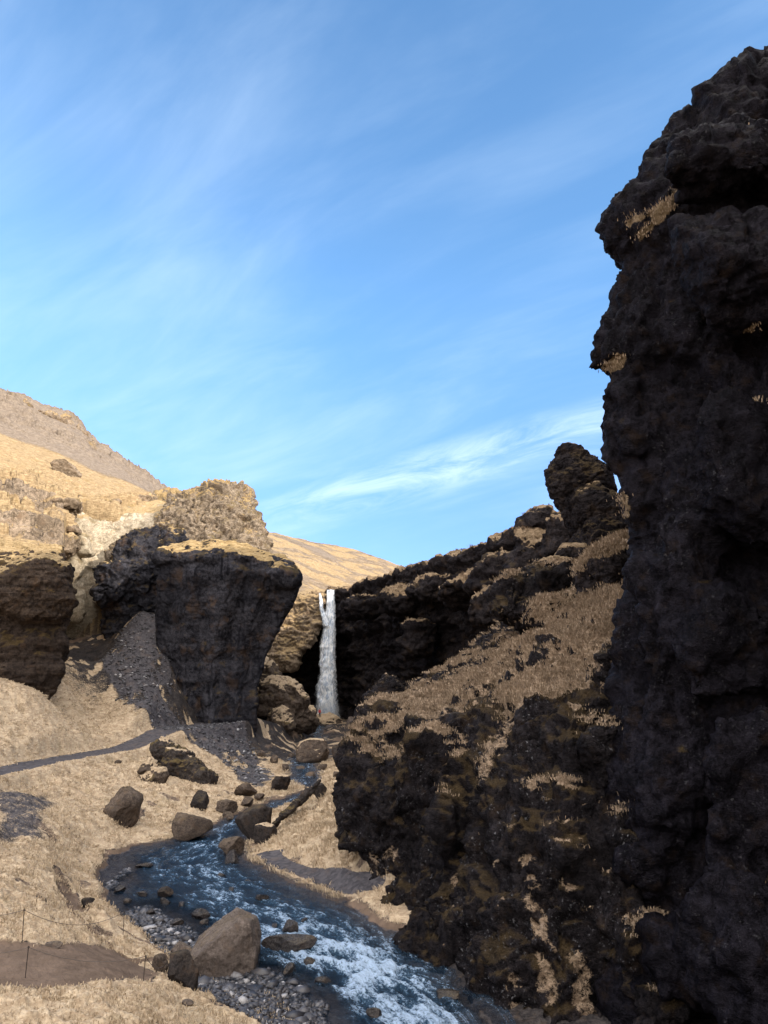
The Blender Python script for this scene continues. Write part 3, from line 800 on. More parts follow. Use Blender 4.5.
# rock knobs on the slope below the pinnacle
def knob(name, blobs, vox, mat, label, cov=(.45, .75), rough=None, mossy=.3):
    bm = bmesh.new()
    for i, (px, py, Y, d, rot) in enumerate(blobs):
        blob_bm(bm, P(px, py, Y), d, rot, hash((px, py)) % 1000 if False else int(px * 7 + py), .3)
    o = solidify(bm, name, vox, 1, 2, mat)
    rough_rock(o, **(rough or dict(big=.15, block=.3, fine=.12, strata=.1, size=.8)))
    cover(o, cov[0], cov[1], .4, None, mossy)
    o['label'] = label
    return o
k = knob('rock_outcrop', [(600,583,50,(2.2,1.8,1.5),(0,.2,.3)),(622,570,48,(2.2,1.8,1.8),(0,0,.6)),(592,600,50,(1.2,1.3,1.4),(0,0,0)),(618,600,48.5,(1.4,1.3,1.5),(0,0,1)),(636,590,47,(1.4,1.3,1.6),(0,0,1)),(610,555,52,(2.6,2.0,.9),(0,-.4,0)),(630,545,50,(1.8,1.6,1.0),(0,-.3,0))],
         .15, M['cliff_rim'], 'rounded dark rocks capped with tan grass just below the leaning pinnacle', (.2, .5))
k['category'] = 'rock outcrop'; knobs = k
k2 = knob('rock_outcrop', [(562,580,60,(2.4,2,1.9),(0,.1,0)),(540,590,62,(2.0,2,1.7),(0,0,0)),(575,560,62,(2.0,2,1.6),(0,0,1)),(548,612,60,(2.0,2,1.3),(0,0,1))],
         .2, M['cliff_rim'], 'broken dark rocks at the left edge of the tan grass slope', (.45, .75))
k2['category'] = 'rock outcrop'

# leaning pinnacle
bm = bmesh.new(); rings = []
for py, a, b_ in [(600,572,640),(560,575,640),(545,578,634),(530,570,630),(515,562,624),(500,555,616),(488,549,614),(475,547,611),(462,549,598),(452,556,583),(446,564,575)]:
    Y = 64; z = ratio(py) * Y; t = min(3.4, (b_ - a) / 770 * Y * .42)
    ring_ = []
    for k_ in range(10):
        an = 2 * math.pi * k_ / 10
        cx = (a + b_) / 2; hw = (b_ - a) / 2
        ring_.append((X(cx + hw * math.copysign(abs(math.cos(an)) ** .8, math.cos(an)), Y, z), Y + t * math.sin(an), z))
    rings.append(ring_)
loft_bm(bm, rings)
blob_bm(bm, P(600,505,61.5), (2.3,2.0,1.9), (0,0,0), 5, .3); blob_bm(bm, P(606,530,61), (2.6,2.0,2.2), (0,0,.5), 6, .3); blob_bm(bm, P(590,550,62), (2.0,2.0,2.0), (0,0,.5), 9, .3)
pin = solidify(bm, 'rock_pinnacle', .16, 1, 2, M['cliff_rim'])
rough_rock(pin, big=.15, block=.42, fine=.15, strata=.14, size=.9, off=9); cover(pin, .75, 1.0, .4, None, .35)
tag(pin, 'dark leaning rock pinnacle standing against the sky beside the tall cliff', 'rock pinnacle')

# amphitheatre round the waterfall
bm = bmesh.new()
rimp = [(215,596,152),(262,600,152),(298,599,152),(317,594,152),(322,597,151.5),(331,592,151),(350,589,146),(400,570,119),(450,556,105),(510,533,88),(560,517,80),(600,520,75),(660,520,70)]
rimp = [(a, b, c * KD) for a, b, c in rimp]
def rimring(dz, back, zfix=None, zmix=0.0, kx=1.0):
    out = []
    for i, (px, py, Y) in enumerate(rimp):
        x, y, z = P(px, py, Y)
        w_ = 1.0 if 215 < px < 540 else .35
        r_ = (y + back * w_) / y
        z2 = z + dz if zfix is None else zfix
        if zfix is not None: z2 = zfix
        if zfix is not None: z2 = zfix * KD
        out.append((x * r_, y * r_, z2))
    return out
def closed(front, z): z = z * KD; return front + [(60, 80, z), (120, 100, z), (120, 260, z), (0, 275, z), (-70, 222, z), (-53, 158, z)]
rings = [closed(rimring(0, 9, zfix=-13), -13), closed(rimring(0, 9, zfix=-6), -6), closed(rimring(0, 9.5, zfix=1), 1), closed(rimring(0, 7, zfix=5), 5), closed(rimring(0, 2.5, zfix=8.5), 8.5), closed(rimring(-4.6, 0.3), 11), closed(rimring(-1.3, .2), 14), closed(rimring(0, .8), 15.0), closed(rimring(.3, 4), 15.6)]
loft_bm(bm, rings)
# ledges on the right-hand side step forward
for (px, py, Y, d, s) in [(470,590,97,(7,4,2.2),1),(430,590,108,(6,4,2.0),2),(505,575,86,(5,4,2.4),3),(540,555,79,(4.5,4,2.6),4),(400,600,116,(5,3.5,2.0),5),(365,606,132,(5,3,2.2),6),(545,530,82,(3.5,3,2.0),7),(570,545,74,(3.5,3,2.6),8),(500,610,84,(3.5,3,2.2),9),(530,640,72,(3.5,3,3),10),(420,640,112,(4,3,3),11)]:
    blob_bm(bm, P(px, py, Y * KD), tuple(q * KD for q in d), (0, 0, s), s, .6)
amp = solidify(bm, 'cliff', .55, 1, 2, M['cliff_rim'])
rough_rock(amp, big=.35, block=.6, fine=.26, strata=.42, size=1.7, off=120, layer=.8, blockz=2.4)
def amp_extra(c, n):
    return 0.0
cover(amp, .6, .85, .4, None, mossy=.1, pitch=.16)
struct(amp, 'shadowed amphitheatre cliff with an undercut wall around the waterfall')

# left cliffs
KF = 1.33
def block(name, rows, Yf, mat, vox, rough, cov, label, back=16, blobs=(), bulge=1.6, mossy=.3, size=1.4, off=0, flute=0.0):
    FL = [0, .9, -.5, .5, -1, .8, -.2, 1.0, -.6, .4, -.9, .6]
    back *= KL; bulge *= KL; size *= KL
    bm = bmesh.new(); rings = []
    for row in rows:
        py, a, b_ = row[:3]
        Y = (row[3] if len(row) > 3 else Yf) * KL
        z = ratio(py) * Y
        n_ = 9; r_ = []
        for k_ in range(n_):
            t = k_ / (n_ - 1); px = a + (b_ - a) * t
            yy = Y - bulge * math.sin(math.pi * t) + (abs(2 * t - 1) ** 4) * 1.2 + flute * FL[(k_ + int(off)) % 12]
            r_.append(W(px, yy, z))
        xl, xr = X(a, Y, z), X(b_, Y, z)
        bkk = row[4] if len(row) > 4 else back
        r_ += [(xr * (Y + bkk * .35) / Y - .3, Y + bkk * .35, z), ((xr - 1) * (Y + bkk) / Y, Y + bkk, z), ((xl + 1) * (Y + bkk) / Y, Y + bkk, z), (xl * (Y + bkk * .35) / Y + .3, Y + bkk * .35, z)]
        rings.append(r_)
    loft_bm(bm, rings)
    for i, (px, py, Y, d, rz) in enumerate(blobs):
        blob_bm(bm, P(px, py, Y * KL), tuple(q * KL for q in d), (0, 0, rz), i + int(px), .4)
    o = solidify(bm, name, vox, 1, 2, mat)
    rough_rock(o, size=size, off=off, **rough)
    cover(o, cov[0], cov[1], cov[2], None, mossy)
    struct(o, label)
    return o
block('cliff', [(760,-160,20,62),(715,-160,36,63),(692,-160,52,64),(670,-160,60,64),(640,-160,63,64.5),(610,-160,64,65),(585,-160,64,65),(565,-160,65,65.5),(552,-160,64,67),(546,-160,58,70),(542,-160,50,74)],
      64, M['cliff_brown'], .28, dict(big=.25, block=.3, fine=.14, strata=.13), (.6,.85,.3), 'brown layered cliff standing out of the grass at the left edge', back=20, off=200, blobs=[(20,590,64,(4.5,2,3.0),.2),(50,575,65,(2,2,1.4),.2)])
block('cliff', [(730,60,180,96),(690,60,180,96),(640,58,180,96),(600,58,178,95),(560,60,176,94.5),(535,60,174,95),(518,60,170,95.5),(511,62,168,96.5),(503,64,165,100),(498,70,160,105)],
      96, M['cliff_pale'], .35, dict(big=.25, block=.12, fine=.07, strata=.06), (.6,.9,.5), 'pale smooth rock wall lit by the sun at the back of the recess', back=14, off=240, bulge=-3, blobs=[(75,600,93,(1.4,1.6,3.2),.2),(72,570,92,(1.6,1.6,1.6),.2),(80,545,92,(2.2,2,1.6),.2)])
block('cliff', [(700,135,190,90),(660,118,190,89.5),(640,108,190,89),(620,103,190,88.5),(600,101,190,88),(580,102,190,87.5),(562,107,190,87),(548,114,188,87.3),(536,122,186,88.5),(526,134,184,90.5)],
      90, M['cliff_grey'], .32, dict(big=.25, block=.4, fine=.16, strata=.16, joint=.3), (.75,1.0,.4), 'dark hollow rock face behind the scree cone', back=11, off=260, blobs=[(112,580,87,(2,2,3.2),.2)], bulge=-.8, flute=.8)
block('cliff', [(770,164,256,83),(720,160,256,82.5),(700,158,256,82.5),(680,157,258,82.5),(660,156,264,82.5),(640,156,272,82),(620,156,281,81.5),(605,157,289,81),(590,158,296,80.5),(580,158,299,80),(570,160,299,79.6),(562,160,293,79.8),(555,162,280,80.5),(549,166,262,82),(543,170,250,84.5)],
      80, M['cliff_grey'], .28, dict(big=.2, block=.13, fine=.055, strata=.08, joint=.16), (.6,.85,.35), 'grey undercut rock buttress with a mossy cap beside the trail', back=15, off=300, flute=.9, bulge=.8,
      blobs=[(283,575,80.6,(2.0,2.2,1.6),0),(215,558,81,(5,2.5,1.2),0),(175,560,81.5,(2.6,2,1.3),.2)])
block('rock_crag', [(580,140,268,90),(556,142,270,90.3),(542,146,268,91),(530,150,265,92),(516,158,262,93),(504,164,257,94),(497,170,252,95),(491,186,250,96),(488,200,247,97)],
      91, M['crag'], .26, dict(big=.4, block=.8, fine=.22, strata=.16, joint=.6), (.5,.85,.55), 'weathered sunlit crag crowning the grey buttress', back=12, off=340, size=1.0)
block('rock_crag', [(600,100,200,93),(575,104,200,93),(556,112,200,93.5),(544,120,200,95),(530,130,200,98),(514,142,205,103),(503,152,212,108),(495,160,220,114)],
      96, M['crag'], .36, dict(big=.4, block=.8, fine=.2, strata=.2, joint=.5), (.45,.85,.6), 'low broken ledges joining the crag to the hillside', back=14, off=380, size=1.1)

_k = KL; KL = 1.0
block('cliff', [(668,250,296,169),(655,252,300,169),(640,254,312,170),(622,256,321,171),(606,256,324,172),(596,258,325,173)], 170, M['hill'], .42, dict(big=.4, block=.8, fine=.3, strata=.3), (.1,.5,.5), 'sunlit golden ledges beside the lip of the waterfall', back=14, off=420, size=1.3, bulge=-2)
KL = _k
# ------------------------------------------------------------------ placing by sight line onto the ground
def hit(px, py, water=False, lo=20.0, hi=200.0):
    Y = np.geomspace(lo, hi, 420)
    r = ratio(py); v = (512.0 - py) / F; dy = CA - v * SA
    x = (px - 384.0) / F / dy * Y; z = r * Y
    gg = np.maximum(gz(x, Y), zw(Y) if water else -99)
    below = np.where(z < gg)[0]
    k = below[0] if len(below) else len(Y) - 1
    return x[k], Y[k], gg[k]

def rockmesh(name, dims, rot=(0, 0, 0), seed=0, mat=None, sub=5, cuts=8, cut=(.42, .8), rough=.10, box=.25, grassy=None, shape=None, planes=None):
    bm = bmesh.new()
    bmesh.ops.create_icosphere(bm, subdivisions=sub, radius=1.0)
    rr = random.Random(seed)
    pl = [(Vector((rr.gauss(0, 1), rr.gauss(0, 1), rr.gauss(0, .8))).normalized(), rr.uniform(*cut)) for _ in range(cuts)]
    if planes: pl = [(Vector(a).normalized(), d) for a, d in planes]
    for v in bm.verts:
        c = v.co.copy()
        if box:
            k = max(abs(c.x), abs(c.y), abs(c.z)); c = c.lerp(c / k * .9, box)
        for n_, d in pl:
            t = c.dot(n_) - d
            if t > 0: c -= n_ * t * .98
        if shape: c = shape(c)
        v.co = c
    me = bpy.data.meshes.new(name); bm.to_mesh(me); bm.free()
    o = bpy.data.objects.new(name, me); COL.objects.link(o)
    c, n = co_no(me)
    s = float(np.mean(dims))
    q = c * 1.6 + seed * 3.7
    F1, F2, val = worley(q * 1.3)
    G1, G2, val2 = worley(q * 3.2)
    d = rough * (.8 * fbm(q, 4) + .6 * (val - .5) + .35 * (val2 - .5) + .6 * fbm(q * 3.5, 4, .65))
    c = (c + n * d[:, None]) * np.array(dims)
    e = np.array(__import__('mathutils').Euler(rot).to_matrix())
    c = c @ e.T
    me.vertices.foreach_set('co', c.astype(np.float32).ravel()); me.update()
    me.materials.append(mat); me.polygons.foreach_set('use_smooth', np.ones(len(me.polygons), bool))
    c, n = co_no(me)
    up = n[:, 2] + .4 * fbm(c * .9 / max(s, .3) + seed, 3)
    g = sstep(grassy[0], grassy[1], up) if grassy else 0.0 * up
    set_mask(o, g, 0, 0, sstep(.3, .9, n[:, 2] + .5 * fbm(c + seed, 3)) * .5)
    return o

def boulder(x0, x1, y0, y1, label, mat, seed, water=False, depth=.8, name='boulder', cat='boulder', group=None, rz=0.0, ry=0.0, sink=.12, **k):
    """a rock seen between pixel columns x0..x1 and rows y0..y1, standing where its foot meets the ground"""
    xm = (x0 + x1) / 2
    bx, by, bz = hit(xm, y1, water)
    d = by * CA + bz * SA
    wdt = (x1 - x0) / F * d; h = (y1 - y0) / F * d * 1.02
    hd = wdt * depth / 2; sink = sink + .08; h = max(h - 1.5 * hd * abs(ratio(y1)), .45 * h)
    by2 = by + hd * .7
    sc = by2 / by
    o = rockmesh(name, (wdt / 2 * 1.12, hd * 1.12, h / 2 * (1.18 + sink)), (0, ry, rz), seed, M[mat], **k)
    o.location = (bx * sc, by2, bz + h / 2 * (1.0 - sink) )
    tag(o, label, cat, group)
    return o

def pyr(c):
    # steep right side, long left shoulder
    t = (c.z + 1) / 2
    c.x = c.x * (1 - .62 * t) + .30 * t * t
    c.y = c.y * (1 - .45 * t)
    return c
boulder(190,257,908,974,'large grey-brown pointed boulder standing on pebbles at the river edge','boulder_grey',3,True,.85,rough=.06,sub=6,box=.85,sink=.1,planes=[((-.60,-.12,.80),.38),((.97,0,.24),.86),((-.97,-.2,.1),.93),((.1,-.9,.42),.78),((.5,-.85,.1),.86),((.35,.1,.93),.84)])
boulder(166,198,952,986,'squat dark round boulder at the foot of the pointed grey boulder','boulder_dark',12,True,.9,rough=.09,box=.5,cut=(.6,.9),sink=.25)
boulder(170,192,943,959,'small pale square rock behind the squat dark boulder','boulder_grey',14,True,.8,box=.6)
boulder(152,168,955,972,'small brown stone on the bank beside the grey pebbles','boulder_brown',15,True,.8)
boulder(262,318,935,954,'low wet brown rock splitting the rapids right of the pointed boulder','boulder_wet',16,True,.45,rz=.05,rough=.06,sink=.3)
boulder(282,300,922,937,'small black wet rock just upstream of the low brown rock','boulder_wet',17,True,.7)
boulder(256,268,894,903,'round dark rock alone in mid river','boulder_wet',18,True,.8)
boulder(158,174,887,900,'flat grey rock in the shallows below the sandy pool','boulder_dark',19,True,.8)
boulder(192,214,909,922,'wet dark rock at the edge of the shallows behind the pointed boulder','boulder_wet',20,True,.7)
boulder(135,152,862,869,'thin dark rock lying in the shallows near the left bank','boulder_wet',21,True,.8)
boulder(315,330,975,986,'black rock between the pebble bar and the rapids','boulder_wet',22,True,.7)
boulder(365,384,1010,1024,'dark brown rock awash by the lower end of the pebble bar','boulder_wet',23,True,.7)
boulder(432,462,990,1003,'nearly drowned black rock in the lower rapids','boulder_wet',24,True,.7,sink=.5)
boulder(173,212,809,841,'large rounded brown boulder on the left bank where the river bends','boulder_brown',31,True,.85,rough=.06)
boulder(188,213,794,811,'dark angular boulder uphill of the rounded brown boulder','boulder_dark',32)
boulder(214,237,801,815,'grey-brown boulder on the bank right of the dark angular boulder','boulder_brown',33)
boulder(104,138,790,827,'dark brown boulder with an undercut black foot on the grass slope','boulder_brown',34,depth=.9,box=.35,cut=(.5,.85),rough=.12,ry=.25,sink=.25)
boulder(234,279,809,841,'long dark slab leaning up out of the river bend','boulder_dark',35,True,.5,ry=-.55,rough=.07,sink=.2)
boulder(252,276,824,844,'mossy dark rock under the long leaning slab','boulder_dark',36,True,.8,grassy=(.6,.9))
boulder(218,246,838,858,'brown rock pile edge at the tip of the grassy spit','boulder_brown',37,True,.7)
boulder(225,240,852,866,'small wet brown rock below the spit tip','boulder_wet',38,True,.8)
boulder(297,334,740,764,'brown grass-topped boulder on the far bank below the waterfall','boulder_brown',39,depth=.8,grassy=(.35,.7))
boulder(330,350,745,768,'dark rock beside the brown grass-topped boulder at the gorge edge','boulder_dark',40)
boulder(268,290,775,792,'low mossy rock above the upper pool','boulder_dark',41,grassy=(.5,.8))
boulder(234,256,782,797,'small brown rock on the straw bank above the upper pool','boulder_brown',42)
boulder(310,330,786,800,'dark slanting rock at the right side of the upper pool','boulder_dark',43,True,.6,ry=-.4)
boulder(345,358,718,730,'grey rock at the foot of the dark alcove right of the waterfall','boulder_grey',44)
boulder(46,62,941,949,'fist-grey stone lying on the brown muddy trail','boulder_grey',45,name='stone',cat='stone')
boulder(182,196,1000,1007,'flat grey stone lying on the grass near the pebble shore','boulder_grey',46,name='stone',cat='stone')
boulder(80,94,899,908,'small dark stone at the head of the wet gully','boulder_dark',47,name='stone',cat='stone')
boulder(55,77,468,482,'round brown lump of rock on the scree below the skyline','boulder_brown',48) if False else None

def stray(spots, label, group, mat, wet):
    """small stones: three shapes copied about"""
    protos = []
    for i, (px, py, s) in enumerate(spots):
        x, y, z = hit(px, py, wet)
        if i < 3:
            o = rockmesh('stone', (.5, .42, .34), (0, 0, 0), 60 + i, M[mat], sub=4, cuts=7); protos.append(o)
        else:
            o = protos[i % 3].copy(); COL.objects.link(o)
        o.location = (x, y, z + s * .12); o.rotation_euler = (random.uniform(-.3, .3), random.uniform(-.3, .3), random.uniform(0, 6.28))
        o.scale = (s, s * random.uniform(.8, 1.1), s * random.uniform(.8, 1.1))
        tag(o, label, 'stone', group)
stray([(119,893,.8),(128,905,.6),(141,897,.7),(165,905,.7),(150,915,.6),(182,907,.6),(176,925,.8),(205,925,.6),(232,893,.6),(248,884,.5),(222,878,.6),(305,924,.6),(274,930,.5),(308,966,.7),(290,975,.8)],
      'small dark wet stone poking out of the river shallows', 'small stones in the river', 'boulder_wet', True)
stray([(246,806,1.6),(258,800,1.3),(205,800,1.0),(228,822,1.2),(243,820,1.0),(285,770,1.6),(300,772,1.4),(312,779,1.6),(275,762,1.5),(262,757,1.2),(322,770,1.5),(292,757,1.3),(338,778,1.4),(203,842,.7),(118,764,.8)],
      'small brown stone half buried in the straw slope beside the stream', 'small stones on the straw slope', 'boulder_brown', False)

def outcrop(name, blobs, vox, mat, label, cat, cov=(.5,.8), rough=None, mossy=.2, size=.8):
    bm = bmesh.new()
    for i, (px, py, Y, d, rot) in enumerate(blobs):
        blob_bm(bm, P(px, py, Y), d, rot, int(px * 7 + py), .35)
    o = solidify(bm, name, vox, 1, 1, M[mat])
    rough_rock(o, **(rough or dict(big=.12, block=.4, fine=.16, strata=.14, size=size)))
    cover(o, cov[0], cov[1], .3, None, mossy)
    return tag(o, label, cat)
def hY(px, py): return hit(px, py)[1]
ya = hY(190, 780)
outcrop('rock_outcrop', [(172,752,ya+3.5,(2.0,1.6,1.3),(0,.4,0)),(182,763,ya+2,(2.2,1.6,1.5),(0,.5,0)),(192,775,ya+1,(2.0,1.5,1.6),(0,.5,0)),(202,786,ya,(1.4,1.3,1.7),(0,.3,0)),(206,797,ya-1,(.8,.8,1.0),(0,0,0))], .16, 'boulder_dark', 'long black outcrop running down the straw slope from the bend of the trail', 'rock outcrop', (.8,1.1))
yb = hY(152, 782)
outcrop('rock_outcrop', [(150,768,yb+1,(.9,.8,.8),(0,0,0)),(156,775,yb+.5,(.8,.8,.9),(0,0,0)),(148,780,yb,(.7,.7,.7),(0,0,0))], .12, 'boulder_brown', 'small crumbling brown outcrop left of the long black outcrop', 'rock outcrop', (.3,.7))
outcrop('rock_outcrop', [(262,690,128,(3.0,3,5.0),(0,.3,0)),(276,700,126,(3.5,3,4.2),(0,.4,0)),(290,708,126,(3.2,3,4.4),(0,.4,0)),(300,716,127,(2.6,2.5,3.4),(0,.3,0)),(281,722,123,(2.4,2.2,2.4),(0,0,0)),(308,722,132,(1.8,2,2.0),(0,0,0)),(258,672,131,(2.6,3,2.4),(0,.4,0))],
        .3, 'boulder_brown', 'broken brown rock pile with straw ledges between the buttress and the waterfall', 'rock pile', (.45,.75), size=1.6)
outcrop('rock_outcrop', [(387,693,71,(2.0,2.0,1.75),(0,.1,0)),(375,703,70,(1.2,1.5,1.0),(0,0,0)),(400,700,71,(1.4,1.5,1.1),(0,0,0))], .15, 'cliff_dark', 'smooth hump-backed dark rock on the bluff in front of the alcove', 'rock', (.8,1.1))
yc = hY(270, 825)
outcrop('rock_outcrop', [(300,800,62,(2.4,.35,.26),(0,-.75,.1)),(286,813,60,(1.5,.35,.24),(0,-.75,.1))], .1, 'boulder_dark', 'narrow dark rib of rock slanting across the grassy spit', 'rock rib', (.7,1.0), size=.5)
outcrop('rock_outcrop', [(318,741,150,(3.0,2.5,1.6),(0,0,0)),(330,722,163,(3.4,2.6,1.5),(0,.2,0)),(312,728,158,(3.0,2.4,2.0),(0,0,0)),(340,735,150,(3.0,3,1.2),(0,0,0))], .3, 'boulder_brown', 'pale brown rock ledge at the foot of the waterfall', 'rock ledge', (.1,.45), size=1.3)
outcrop('rock_outcrop', [(60,508,118,(3.4,3,2.4),(0,.2,0)),(64,528,112,(2.6,3,2.6),(0,0,0)),(50,518,112,(4,3,1.6),(0,0,0)),(66,546,108,(1.6,2.4,1.8),(0,0,0))], .3, 'hill', 'broken sunlit rock ledge on the rim between the brown cliff and the pale wall', 'rock outcrop', (.3,.7), size=1.6)
outcrop('rock_outcrop', [(88,505,127,(4.0,3,1.6),(0,.1,0)),(106,503,129,(3.6,3,1.5),(0,0,0)),(124,505,131,(3.6,3,1.6),(0,.1,0)),(140,502,133,(3.0,3,1.4),(0,0,0)),(74,510,124,(2.0,3,1.6),(0,0,0))], .3, 'hill', 'line of sunlit rock ledges above the pale wall of the recess', 'rock outcrop', (.25,.65), size=1.6)
outcrop('rock_outcrop', [(8,407,208,(9,5,3.4),(0,.3,0)),(24,415,210,(8,5,3.6),(0,.3,0)),(42,422,212,(8,5,3.6),(0,.3,0)),(60,430,214,(7,5,3.8),(0,.4,0)),(76,438,216,(6,5,4.0),(0,.5,0)),(-14,401,206,(8,5,3.4),(0,.3,0)),(88,450,218,(4,4,3.0),(0,.6,0)),(34,429,207,(6,4,2.6),(0,.3,0)),(62,441,210,(5,4,2.4),(0,.3,0))], .6, 'hill', 'broken brown crag line along the top of the left skyline', 'rock outcrop', (.55,.9), size=2.6, rough=dict(big=.4, block=.8, fine=.25, strata=.2, size=2.8, joint=.5))
sh = rockmesh('boulder', (2.6*1.25, 2.2*1.25, 1.7*1.25), (0, 0, 0), 48, M['hill'], rough=.12)
_p = P(66, 474, 118 * KL); sh.location = (_p[0], _p[1] , float(hillL(np.array([_p[0]]), np.array([_p[1]]))[2][0]) + .8)
tag(sh, 'round brown lump of rock on the scree slope below the skyline', 'boulder')

# loose stones too many to count: the pebble shore and the river bed
def scatter_stones(name, label, n, polys, mat, smin, smax, zfun, seed=1, xs=(-16, 8), ys=(26, 62)):
    r = np.random.default_rng(seed)
    ico = bmesh.new(); bmesh.ops.create_icosphere(ico, subdivisions=1, radius=1.0)
    bv = np.array([v.co[:] for v in ico.verts]); bf = np.array([[v.index for v in f.verts] for f in ico.faces]); ico.free()
    x = r.uniform(*xs, n * 12); y = r.uniform(*ys, n * 12)
    d = np.min([poly_sd(x, y, p) for p in polys], axis=0) + .9 * fbm(np.stack([x, y, x * 0], 1) * .5, 3)
    k = np.where(d < .25)[0][:n]; x, y = x[k], y[k]; n = len(k)
    z = zfun(x, y)
    s = smin + (smax - smin) * r.random(n) ** 3.2
    V = bv[None] * (1 + .35 * r.normal(size=(n, len(bv), 1))) * (s[:, None, None] * np.stack([r.uniform(.8, 1.4, n), r.uniform(.7, 1.2, n), r.uniform(.4, .8, n)], 1)[:, None, :])
    an = r.uniform(0, 6.28, n); c_, s_ = np.cos(an), np.sin(an)
    Vx = V[..., 0] * c_[:, None] - V[..., 1] * s_[:, None]; Vy = V[..., 0] * s_[:, None] + V[..., 1] * c_[:, None]
    V = np.stack([Vx + x[:, None], Vy + y[:, None], V[..., 2] + (z + s * .12)[:, None]], -1).reshape(-1, 3)
    Fc = (bf[None] + (np.arange(n) * len(bv))[:, None, None]).reshape(-1, 3)
    o = mesh_from(name, V, Fc, mat, smooth=False)
    set_float(o, 'tone', np.repeat(r.random(n), len(bv)))
    tag(o, label, None, None, 'stuff')
    return o
def stone_mat():
    m, nt, b, out = new_mat('pebbles'); g = N(nt)
    a = g.node('ShaderNodeAttribute', attribute_name='tone').outputs['Fac']
    tc = g.node('ShaderNodeTexCoord').outputs['Object']
    c = g.mix(a, (.016, .016, .021), (.085, .085, .098))
    c = g.mix(g.ramp(a, .9, .97), c, (.34, .33, .34))
    c = g.mix(g.math('MULTIPLY', g.ramp(g.noise(tc, 9, 3), .5, .65), .4), c, (.07, .05, .04))
    g.link(c, b.inputs['Base Color']); b.inputs['Roughness'].default_value = .45
    return m
M['pebbles'] = stone_mat()
scatter_stones('gravel', 'wet grey pebbles along the left shore and on the bar', 17000, [barA, barB, barC], M['pebbles'], .03, .16, lambda x, y: np.maximum(gz(x, y), zw(y) - .05), 1)
scatter_stones('gravel', 'fist sized stones strewn on the grey scree fan', 3800, [scree_fan], M['pebbles'], .04, .24, gz, 2, (-50, -8), (70, 125))

scatter_stones('rubble', 'larger cobbles lying among the shore pebbles', 260, [barA, barB, barC], M['pebbles'], .12, .38, lambda x, y: np.maximum(gz(x, y), zw(y) - .1), 9)
# ------------------------------------------------------------------ dry grass
def grass_mat(name='dry_grass', A_=(.32, .24, .16), B_=(.60, .49, .36)):
    m, nt, b, out = new_mat(name); g = N(nt)
    a = g.node('ShaderNodeAttribute', attribute_name='tone').outputs['Fac']
    c = g.mix(a, A_, B_)
    g.link(c, b.inputs['Base Color']); b.inputs['Roughness'].default_value = .9; b.inputs['Specular IOR Level'].default_value = .05
    return m
M['grass'] = grass_mat(); M['grass_brown'] = grass_mat('brown_grass', (.13, .093, .063), (.42, .32, .23))
def blades(name, label, pos, nrm, hgt, per, seed, droop=.5, wid=.018, spread=.14, mat='grass'):
    r = np.random.default_rng(seed)
    n = len(pos)
    p = np.repeat(pos, per, 0); nn = np.repeat(nrm, per, 0); h = np.repeat(hgt, per) * r.uniform(.6, 1.25, n * per)
    p = p + np.stack([r.normal(0, spread, n * per), r.normal(0, spread, n * per), np.zeros(n * per)], 1)
    down = nn * np.array([1, 1, 0.0]); down = down / (np.linalg.norm(down, axis=1)[:, None] + .15)
    lean = down * droop + r.normal(0, .38, (n * per, 3)) * np.array([1, 1, .2])
    tipv = np.array([0, 0, 1.0]) * (1 - droop * .55) + lean
    an = r.uniform(0, 3.14, n * per); sd = np.stack([np.cos(an), np.sin(an), 0 * an], 1)
    dist = np.linalg.norm(p, axis=1)
    w_ = (wid * np.maximum(1, dist / 38))[:, None]
    mid_ = p + (np.array([0, 0, .75]) + lean * .35) * (h * .55)[:, None]
    tip = p + tipv * h[:, None] * .95
    base = p - np.array([0, 0, .06])
    V = np.stack([base - sd * w_, base + sd * w_, mid_ + sd * w_ * .8, mid_ - sd * w_ * .8, tip], 1)
    k = n * per
    f = np.array([[0, 1, 2], [0, 2, 3], [3, 2, 4]])
    Fc = (f[None] + (np.arange(k) * 5)[:, None, None]).reshape(-1, 3)
    o = mesh_from(name, V.reshape(-1, 3), Fc, M[mat], smooth=False)
    tone = np.repeat(np.clip(.5 + .75 * fbm(pos * .55, 4) + r.normal(0, .16, n), 0, 1), per) * .72 + .28 * r.random(k)
    set_float(o, 'tone', np.repeat(tone, 5))
    tag(o, label, None, None, 'stuff')
    return o
def ground_grass():
    r = np.random.default_rng(5)
    N_ = 70000
    Y = np.exp(math.log(23) + (math.log(100) - math.log(23)) * r.random(N_) ** .75); px = r.uniform(-40, 400, N_)
    x = (px - 384) / F * Y * .95
    X_, Y_, Z_, (g_, s_, d_, m_) = valley(x.copy(), Y.copy())
    q = np.stack([x, Y, x * 0], 1)
    cl = fbm(q * .8 + 4, 3)
    keep = (g_ > .55) & (cl + r.uniform(-.3, .3, N_) > -.02)
    p = np.stack([x, Y, Z_], 1)[keep]
    e = .3
    nx = (gz(p[:, 0] - e, p[:, 1]) - gz(p[:, 0] + e, p[:, 1])) / (2 * e); ny = (gz(p[:, 0], p[:, 1] - e) - gz(p[:, 0], p[:, 1] + e)) / (2 * e)
    nr = np.stack([nx, ny, np.ones(len(p))], 1); nr /= np.linalg.norm(nr, axis=1)[:, None]
    h = .05 + .06 * r.random(len(p)) + .07 * np.clip(cl[keep], 0, 1)
    h = h * (.35 + .65 * sstep(31, 42, p[:, 1]))
    spit = (p[:, 0] > -12) & (p[:, 1] > 44) & (bpx(*p.T) > 245)
    h = h + .18 * spit
    blades('grass', 'dry straw coloured grass covering the valley floor', p, nr, h, 6, 6, droop=.5)
ground_grass()
